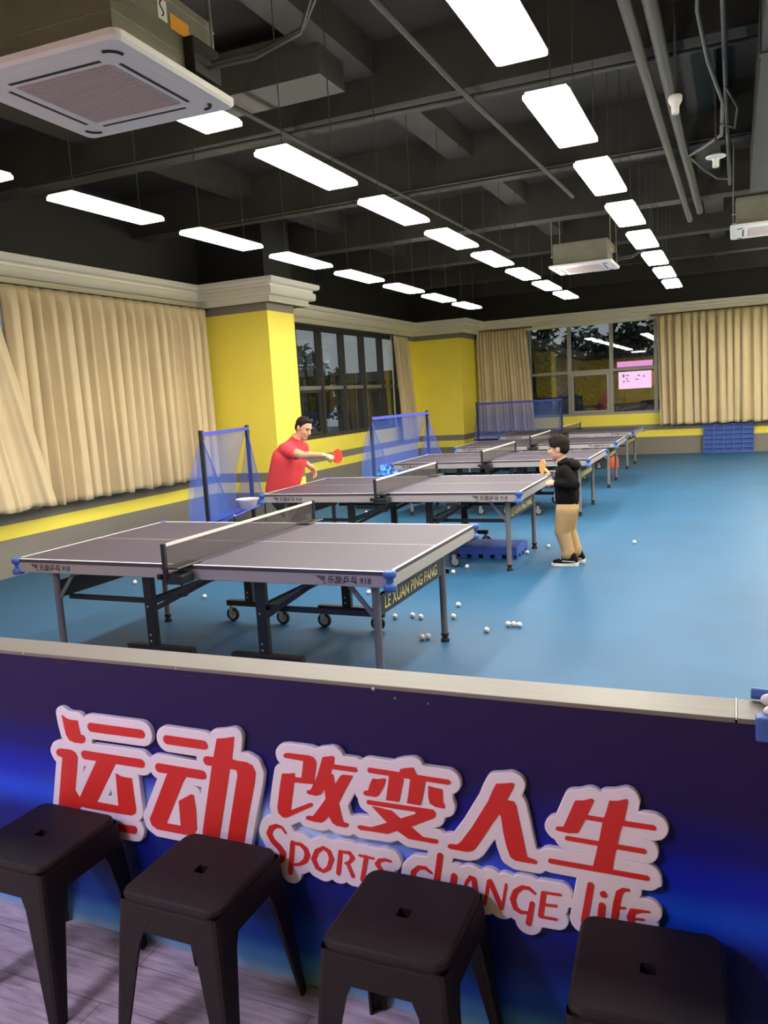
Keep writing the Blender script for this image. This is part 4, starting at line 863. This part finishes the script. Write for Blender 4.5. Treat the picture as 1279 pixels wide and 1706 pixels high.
def head_prims(c, F, U, s):
    F = Vector(F).normalized(); U = Vector(U); U = (U - F * U.dot(F)).normalized(); R = F.cross(U); M = frame(F, R, U); c = Vector(c)
    P = lambda f, r, u: c + (F * f + R * r + U * u) * s
    k = lambda a, b_, d: (a * s, b_ * s, d * s)
    body = [('e', P(-.010, 0, .03), k(.098, .078, .095), M), ('e', P(.025, 0, -.035), k(.068, .060, .075), M), ('e', P(.062, 0, -.093), k(.027, .030, .022), M), ('e', P(.0, 0, -.055), k(.062, .062, .048), M),
            ('c', P(.086, 0, .022), .009 * s, P(.107, 0, -.020), .014 * s), ('e', P(.100, .012, -.024), k(.010, .008, .007), M), ('e', P(.100, -.012, -.024), k(.010, .008, .007), M),
            ('e', P(.080, 0, .036), k(.014, .052, .012), M), ('e', P(.088, 0, -.050), k(.010, .024, .008), M), ('e', P(.086, 0, -.062), k(.010, .021, .008), M)]
    for q in (-1, 1):
        body += [('e', P(-.012, q * .080, -.005), k(.020, .010, .033), frame((F + R * q * .35).normalized(), (R - F * q * .35).normalized(), U)), ('e', P(.055, q * .036, -.020), k(.028, .026, .030), M)]
    return body, P, k, M
def eyes(P, s, parent, base, brow_m):
    for q in (-1, 1):
        b = MB(); b.ell(P(.081, q * .031, .012), (.0095 * s, .0095 * s, .0065 * s), 12, 8); place(b.build('eye', M_EYE, parent), base)
        b = MB(); b.tube([P(.090, q * .014, .034), P(.090, q * .032, .040), P(.078, q * .050, .035)], .0034 * s, 6); place(b.build('eyebrow', brow_m, parent), base)
def hand_prims(w, d, n, s_, sc, curl=(.5, .8, .6), thumb=.6):
    # w wrist, d palm direction, n side the fingers bend to, s_ thumb side
    w = Vector(w); d = Vector(d).normalized(); n = Vector(n); n = (n - d * n.dot(d)).normalized(); s_ = Vector(s_); s_ = (s_ - d * s_.dot(d) - n * s_.dot(n)).normalized()
    out = []
    for i, off in enumerate((.030, .010, -.010, -.029)):
        kn = w + (d * (.088 - .004 * abs(i - 1)) + s_ * off) * sc
        out.append(('c', w + (d * .012 + s_ * off * .7) * sc, .015 * sc, kn, .0115 * sc))
        ln = (.042, .046, .043, .034)[i]; p = kn; a = 0
        for j, q in enumerate((1, .68, .55)):
            a += curl[j]; e = p + (d * math.cos(a) + n * math.sin(a)) * ln * q * sc
            out.append(('c', p, (.0098 - .001 * j) * sc, e, (.0090 - .001 * j) * sc)); p = e
    t0 = w + (d * .025 + s_ * .028) * sc; t1 = t0 + (d * .028 + s_ * .024 + n * .010 * thumb) * sc; t2 = t1 + (d * .030 + s_ * .006 + n * .018 * thumb) * sc
    out += [('c', w + d * .008 * sc, .016 * sc, t0, .0135 * sc), ('c', t0, .0125 * sc, t1, .0105 * sc), ('c', t1, .0105 * sc, t2, .0085 * sc)]
    return out
def shoe(heel, d, L, parent, base, upper_m, sole_m):
    d = Vector(d).normalized(); s = Vector((-d.y, d.x, 0)); h = Vector(heel); k = L / .28
    out = []
    for t, w in ((0, .026), (.02, .034), (.10, .036), (.17, .047), (.22, .046), (.26, .034), (.28, .014)): out.append((t, w))
    pts = [h + d * t * k + s * w * k for t, w in out] + [h + d * t * k - s * w * k for t, w in reversed(out)]
    n = len(pts); b = MB(); z1 = .030 * k
    lo = [Vector((p.x, p.y, 0.0)) for p in pts]; hi = [Vector((p.x, p.y, z1 + (.012 * k if i in (0, n - 1) else 0))) for i, p in enumerate(pts)]
    b.add(lo + hi, [tuple(range(n)), tuple(reversed(range(n, 2 * n)))] + [(i, n + i, n + (i + 1) % n, (i + 1) % n) for i in range(n)])
    so = b.build('sole', sole_m, None, bevel=.004); so.parent = parent; place(so, base)
    P = lambda t, z: (h.x + d.x * t * k, h.y + d.y * t * k, z * k)
    u = blob('shoe_upper', [('c', P(.035, .062), .036 * k, P(.16, .050), .040 * k), ('c', P(.16, .045), .040 * k, P(.235, .036), .032 * k), ('c', P(.045, .06), .036 * k, P(.060, .105), .040 * k)], .008, upper_m, parent, base, 3)
    b = MB()
    for t in (.13, .155, .18): q = Vector(P(t, .094 - (t - .13) * .35)); b.bar(q - s * .028 * k, q + s * .028 * k, .006 * k, .008 * k)
    lc = b.build('laces', sole_m, u); place(lc, (0, 0, 0))
    b = MB(); b.bar(Vector(P(.03, .05)) + s * .040 * k, Vector(P(.16, .058)) + s * .046 * k, .012 * k, .006 * k); b.bar(Vector(P(.03, .05)) - s * .040 * k, Vector(P(.16, .058)) - s * .046 * k, .012 * k, .006 * k)
    st = b.build('side_stripe', sole_m, u); place(st, (0, 0, 0))
def paddle(c, n, hd, face_m, back_m, label, s=1.0):
    n = Vector(n).normalized(); hd = Vector(hd); hd = (hd - n * hd.dot(n)).normalized(); x = hd.cross(n)
    M = frame(x, hd, n, c); root = thing('table_tennis_paddle', label, 'paddle', c); base = c
    def disc(z0, z1, r, m, name):
        out = []
        for i in range(40):
            t = 2 * math.pi * i / 40; X, Y = r * math.cos(t), r * 1.04 * math.sin(t)
            if Y > .055: Y = .055 + (Y - .055) * .35
            out.append((X, Y))
        k = len(out); b = MB(); b.add([(X, Y, z0) for X, Y in out] + [(X, Y, z1) for X, Y in out], [tuple(reversed(range(k))), tuple(range(k, 2 * k))] + [(i, (i + 1) % k, k + (i + 1) % k, k + i) for i in range(k)], 0, False, M)
        place(b.build(name, m, root), base)
    disc(-.003, .003, .0755, M_WOOD, 'blade'); disc(.003, .0065, .0748, face_m, 'front_rubber'); disc(-.0065, -.003, .0748, back_m, 'back_rubber')
    b = MB(); b.box(-.013, .013, .055, .165, -.011, .011, 0, M); place(b.build('handle', M_WOOD, root, bevel=.006), base)
    return root

# ---- the man: leaning forward behind the left end of the second table, arm stretched out with a paddle
MBs = (-3.08, 4.10, 0.0)
man = thing('person', 'man in a red polo shirt and dark shorts leaning forward, holding out a red paddle', 'person', MBs)
hb, HP, hk, HM = head_prims((-2.775, 4.10, 1.395), (.87, -.20, -.42), (.40, 0, .9), 1.0)
pr = list(hb)
pr += [('c', (-2.90, 4.1, 1.24), .066, (-2.815, 4.1, 1.335), .058)]
pr += [('c', (-3.11, 4.03, .70), .125, (-2.98, 4.01, 1.06), .125), ('c', (-3.11, 4.17, .70), .125, (-2.98, 4.19, 1.06), .125), ('c', (-2.94, 3.96, 1.16), .07, (-2.93, 4.25, 1.16), .07), ('c', (-2.95, 4.1, 1.1), .12, (-2.90, 4.1, 1.25), .07)]
pr += [('c', (-2.92, 3.93, 1.175), .060, (-2.62, 3.765, 1.115), .044), ('c', (-2.62, 3.765, 1.115), .043, (-2.33, 3.69, 1.118), .028)]
pr += [('c', (-2.91, 4.27, 1.165), .058, (-3.04, 4.42, 1.03), .044), ('c', (-3.04, 4.42, 1.03), .043, (-2.86, 4.365, .93), .028)]
HD = Vector((.27, .96, .02))
pr += hand_prims((-2.335, 3.69, 1.117), (.97, -.12, -.08), (.05, .1, -1), HD, 1.0, (.75, 1.15, .9), 1.3)
pr += hand_prims((-2.862, 4.366, .932), (.55, -.12, -.80), (-.3, -.9, -.1), (.7, .1, .5), .95, (.35, .5, .4), .6)
for y in (4.0, 4.2):
    g = 1 if y > 4.1 else -1
    pr += [('c', (-3.10, y, .66), .088, (-2.945, y + g * .02, .395), .058), ('c', (-2.945, y + g * .02, .395), .056, (-3.03, y + g * .03, .27), .056), ('c', (-3.03, y + g * .03, .27), .055, (-3.09, y + g * .02, .085), .036), ('c', (-3.09, y + g * .02, .07), .036, (-2.98, y + g * .03, .035), .030)]
blob('body', pr, .0065, M_SKIN, man, MBs, 3)
eyes(HP, 1.0, man, MBs, M_HAIR)
hr = [('e', HP(-.020, 0, .046), hk(.096, .0815, .089), HM), ('e', HP(-.052, 0, .0), hk(.058, .071, .072), HM), ('e', HP(-.002, .074, .030), hk(.022, .008, .028), HM), ('e', HP(-.002, -.074, .030), hk(.022, .008, .028), HM), ('e', HP(.030, 0, .102), hk(.040, .050, .022), HM)]
blob('hair', hr, .007, M_HAIR, man, MBs, 2)
sh = [('c', (-3.115, 4.03, .715), .158, (-2.985, 4.005, 1.06), .160), ('c', (-3.115, 4.17, .715), .158, (-2.985, 4.195, 1.06), .160), ('c', (-3.08, 4.1, .80), .175, (-2.975, 4.1, 1.06), .172), ('c', (-2.90, 4.1, 1.14), .105, (-2.862, 4.1, 1.235), .070),
      ('c', (-2.95, 3.955, 1.165), .088, (-2.94, 4.25, 1.165), .088), ('c', (-2.96, 4.1, 1.16), .115, (-2.89, 4.1, 1.265), .070),
      ('c', (-2.92, 3.935, 1.175), .085, (-2.755, 3.84, 1.13), .070), ('c', (-2.91, 4.27, 1.165), .083, (-3.0, 4.37, 1.06), .068), ('c', (-3.13, 4.1, .66), .16, (-3.10, 4.1, .76), .165)]
shirt = blob('polo_shirt', sh, .012, M_SHIRT, man, MBs, 5)
b = MB(); cc = Vector((-2.865, 4.1, 1.288)); ax = Vector((.55, 0, .83)).normalized(); Mc = frame((Vector((0, 1, 0)).cross(ax)).normalized(), (0, 1, 0), ax, cc)
b.lathe([(.066, -.018), (.071, -.006), (.070, .010), (.064, .018), (.062, .010), (.064, -.012)], n=28, M=Mc); place(b.build('collar', M_SHIRT, man), MBs)
b = MB(); b.lathe([(.0655, .016), (.069, .012), (.070, .017), (.065, .021), (.0655, .016)], n=28, M=Mc); place(b.build('collar_piping', M_COLLAR, man), MBs)
so = [('e', (-3.115, 4.1, .64), (.150, .178, .110), None)]
for y in (4.0, 4.2): so += [('c', (-3.10, y, .62), .112, (-2.985, y, .455), .095)]
blob('shorts', so, .011, M_SHORTS, man, MBs, 4)
for y in (3.98, 4.22): shoe((-3.16, y, 0), (1, (.05 if y > 4.1 else -.05), 0), .27, man, MBs, M_HOOD, M_WHITE)
paddle(Vector((-2.215, 3.79, 1.095)), (.96, -.27, .06), Vector((-.27, -.96, .02)), M_REDR, M_INK, 'red faced paddle held out in the hand of the man in red')

# ---- the boy: standing at the right end of the second table
BBs = (.21, 3.75, 0.0)
boy = thing('person', 'small boy in a black hoodie and khaki trousers holding a paddle at the table end', 'person', BBs)
hb, HP, hk, HM = head_prims((.148, 3.75, 1.108), (-.985, .10, -.08), (-.06, 0, 1), .95)
pr = list(hb) + [('c', (.185, 3.75, .95), .050, (.165, 3.75, 1.04), .043)]
pr += [('c', (.215, 3.71, .60), .09, (.215, 3.70, .86), .085), ('c', (.215, 3.79, .60), .09, (.215, 3.80, .86), .085), ('c', (.22, 3.64, .91), .045, (.22, 3.86, .91), .045)]
pr += [('c', (.225, 3.625, .905), .042, (.31, 3.57, .785), .034), ('c', (.31, 3.57, .785), .034, (.135, 3.575, .802), .022)]
pr += [('c', (.215, 3.875, .905), .042, (.21, 3.955, .80), .034), ('c', (.21, 3.955, .80), .034, (.095, 3.845, .872), .022)]
pr += hand_prims((.135, 3.575, .802), (-1, .05, .05), (0, .75, -.65), (.0, .5, .8), .72, (.7, 1.0, .8), 1.0)
hd2 = Vector((.53, -.78, -.30)).normalized()
pr += hand_prims((.095, 3.843, .873), (-.85, -.50, .12), (.2, -.6, -.8), (-hd2.x, -hd2.y, -hd2.z), .72, (.8, 1.1, .9), 1.0)
for y, kx, ax_ in ((3.685, .165, .225), (3.815, .195, .270)):
    pr += [('c', (.21, y, .55), .070, (kx, y, .33), .048), ('c', (kx, y, .33), .046, (ax_, y, .08), .032)]
blob('body', pr, .0055, M_SKIN, boy, BBs, 3)
eyes(HP, .95, boy, BBs, M_HAIR)
hr = [('e', HP(-.012, 0, .054), hk(.104, .086, .088), HM), ('e', HP(-.048, 0, .012), hk(.062, .076, .075), HM), ('e', HP(.03, 0, .100), hk(.066, .066, .040), HM), ('e', HP(.0, .078, .030), hk(.030, .010, .030), HM), ('e', HP(.0, -.078, .030), hk(.030, .010, .030), HM)]
rg = random.Random(5)
for i in range(60):
    t, q = rg.uniform(0, 2 * math.pi), rg.uniform(.1, .95); f, r_ = .085 * q * math.cos(t), .070 * q * math.sin(t); u = .054 + .088 * math.sqrt(max(0, 1 - q * q * .85))
    hr.append(('c', HP(f - .012, r_, u - .02), .013, HP(f - .010 + rg.uniform(.0, .03), r_ * 1.12, u + rg.uniform(.006, .018)), .004))
blob('hair', hr, .0055, M_HAIR, boy, BBs, 1)
hd = [('c', (.215, 3.705, .655), .108, (.212, 3.70, .86), .102), ('c', (.215, 3.795, .655), .108, (.212, 3.80, .86), .102), ('c', (.215, 3.75, .63), .112, (.215, 3.75, .70), .115), ('c', (.22, 3.635, .905), .062, (.22, 3.865, .905), .062), ('c', (.215, 3.75, .92), .085, (.19, 3.75, .975), .058),
      ('c', (.225, 3.62, .90), .060, (.318, 3.565, .785), .054), ('c', (.318, 3.565, .785), .052, (.160, 3.574, .80), .036), ('c', (.215, 3.88, .90), .058, (.21, 3.96, .80), .052), ('c', (.21, 3.96, .80), .05, (.115, 3.865, .862), .034)]
blob('hoodie', hd, .009, M_HOOD, boy, BBs, 4)
blob('hood', [('e', (.285, 3.75, .955), (.070, .105, .050), Matrix.Rotation(math.radians(28), 4, 'Y')), ('c', (.25, 3.67, .985), .028, (.16, 3.69, .975), .022), ('c', (.25, 3.83, .985), .028, (.16, 3.81, .975), .022)], .008, M_HOOD, boy, BBs, 3)
blob('tee_shirt', [('e', (.118, 3.735, .845), (.014, .045, .060), None), ('e', (.150, 3.745, .972), (.030, .035, .022), None), ('e', (.112, 3.735, .66), (.012, .05, .06), None)], .007, M_TEE, boy, BBs, 2)
tr = [('e', (.215, 3.75, .545), (.108, .140, .085), None)]
for y, kx, ax_ in ((3.685, .165, .225), (3.815, .195, .270)):
    tr += [('c', (.215, y, .53), .098, (kx + .008, y, .33), .076), ('c', (kx + .008, y, .33), .074, (ax_, y, .135), .058), ('c', (ax_, y, .14), .060, (ax_ - .006, y, .115), .063)]
blob('trousers', tr, .008, M_KHAKI, boy, BBs, 3)
shoe((.320, 3.675, 0), (-1, -.06, 0), .255, boy, BBs, M_HOOD, M_WHITE)
shoe((.355, 3.83, 0), (-1, .05, 0), .250, boy, BBs, M_HOOD, M_WHITE)
paddle(Vector((-.045, 3.925, .920)), (-.82, -.57, .05), hd2, M_TANR, M_INK, 'tan faced paddle held upright in the hand of the boy')

# ================================================================== OUTSIDE THE WINDOWS
b = MB(); b.box(-40, 40, 16.4, 60, -.6, -.5); b.build('ground', M_GROUND, kind='structure')
b = MB(); b.box(-40, -5.9, -20, 16.4, -.6, -.5); b.build('ground', M_GROUND, kind='structure')
def tree(loc, h, r, seed, label, n=2600, leaf=.15):
    rg = random.Random(seed); root = thing('tree', label, 'tree', loc, group='dark trees outside the windows')
    b = MB(); b.tube([(0, 0, 0), (.05, .03, h * .3), (-.04, .05, h * .55), (0, 0, h * .8)], [.12, .10, .08, .04], 10)
    for k in range(5): t = rg.uniform(0, 6.28); b.tube([(0, 0, h * (.35 + .08 * k)), (r * .5 * math.cos(t), r * .5 * math.sin(t), h * (.5 + .08 * k)), (r * .8 * math.cos(t), r * .8 * math.sin(t), h * (.6 + .07 * k))], [.05, .035, .015], 7)
    b.build('trunk', M_TRUNK, root)
    b = MB(); cl = [(rg.uniform(-.6, .6) * r, rg.uniform(-.6, .6) * r, h * rg.uniform(.42, .95), rg.uniform(.35, .6) * r) for _ in range(9)]
    for i in range(n):
        c = rg.choice(cl); d = Vector((rg.gauss(0, 1), rg.gauss(0, 1), rg.gauss(0, 1))).normalized() * c[3] * rg.uniform(.5, 1.05); p = Vector(c[:3]) + d
        a = Vector((rg.gauss(0, 1), rg.gauss(0, 1), rg.gauss(0, .6))).normalized(); e = a.orthogonal().normalized(); l = leaf * rg.uniform(.6, 1.4)
        b.add([p - a * l, p - e * l * .4, p + a * l, p + e * l * .4], [(0, 1, 2, 3)])
    b.build('foliage', M_LEAF, root)
tree((-4.2, 22.5, -.5), 5.0, 1.8, 1, 'dark leafy tree outside the back window, at its left side')
tree((-2.3, 26.0, -.5), 6.0, 1.9, 2, 'dark leafy tree outside the back window, behind the middle bay')
tree((1.7, 26.0, -.5), 6.0, 1.7, 3, 'dark leafy tree outside the back window, right of the pink sign')
tree((-10.5, 10.0, -.5), 3.5, 1.3, 4, 'dark tree outside the left window, nearest bay')
tree((-10.4, 13.6, -.5), 3.2, 1.4, 5, 'dark tree outside the left window, middle bays')
tree((-10.8, 17.5, -.5), 3.6, 1.7, 6, 'dark tree outside the left window, farthest bay')
def bush(loc, r, seed, label):
    rg = random.Random(seed); b = MB()
    for i in range(420):
        d = Vector((rg.gauss(0, 1), rg.gauss(0, 1), abs(rg.gauss(0, 1)))).normalized() * rg.uniform(.5, 1.0); p = Vector(loc) + Vector((d.x * r[0], d.y * r[1], d.z * r[2]))
        a = Vector((rg.gauss(0, 1), rg.gauss(0, 1), rg.gauss(0, .8))).normalized(); e = a.orthogonal().normalized(); l = .10 * rg.uniform(.6, 1.4)
        b.add([p - a * l, p - e * l * .3, p + a * l, p + e * l * .3], [(0, 1, 2, 3)])
    tag(b.build('bush', M_LEAF), label, 'bush')
bush((-1.7, 18.4, -.5), (1.0, .7, 2.1), 7, 'dark bush just outside the opening sash of the back window')
bush((-7.6, 9.4, -.5), (.7, 1.1, 2.0), 8, 'dark bush just outside the left window beside the yellow pillar')
# low building across the way with a lit sign
t = thing('building', 'dim low building across the way, outside the back window', 'building', (-1.0, 29.0, -.5))
b = MB(); b.box(-14, 12, 0, 6, 0, 3.4); b.build('facade', M_FACADE, t)
b = MB(); b.box(-14.2, 12.2, -.9, .0, 2.95, 3.35); b.build('canopy', M_FACADE, t)
for x in (-9, -6, -3, 4, 7):
    b = MB(); b.box(x - .8, x + .8, -.03, .02, .9, 2.5); b.build('window', M_DARK, t)
t = thing('lit_sign', 'glowing pink sign outside, seen through the right bay of the back window', 'sign', (-1.36, 24.0, -.5))
b = MB(); b.box(-.52, .52, -.04, .06, 2.02, 2.58); b.build('sign_panel', M_PINK, t, bevel=.02)
b = MB(); b.box(-.56, .56, -.03, .05, 2.74, 2.92); b.build('light_strip', M_MAG, t)
b = MB(); b.box(.53, .60, -.04, .06, 2.10, 2.56); b.build('red_edge', M_REDE, t)
b = MB()
for x, z, w, h in ((-.38, 2.40, .05, .10), (-.28, 2.44, .10, .03), (-.36, 2.22, .03, .08), (-.26, 2.26, .09, .03), (-.28, 2.34, .06, .03), (.10, 2.42, .06, .04), (.26, 2.38, .05, .05), (.02, 2.30, .10, .03)): b.box(x, x + w, -.046, -.039, z, z + h)
b.build('dark_marks', M_INK, t)
b = MB(); b.cyl((-.4, .02, 0), (-.4, .02, 2.1), .04, n=10); b.cyl((.4, .02, 0), (.4, .02, 2.1), .04, n=10); b.build('post', M_BLACK, t)
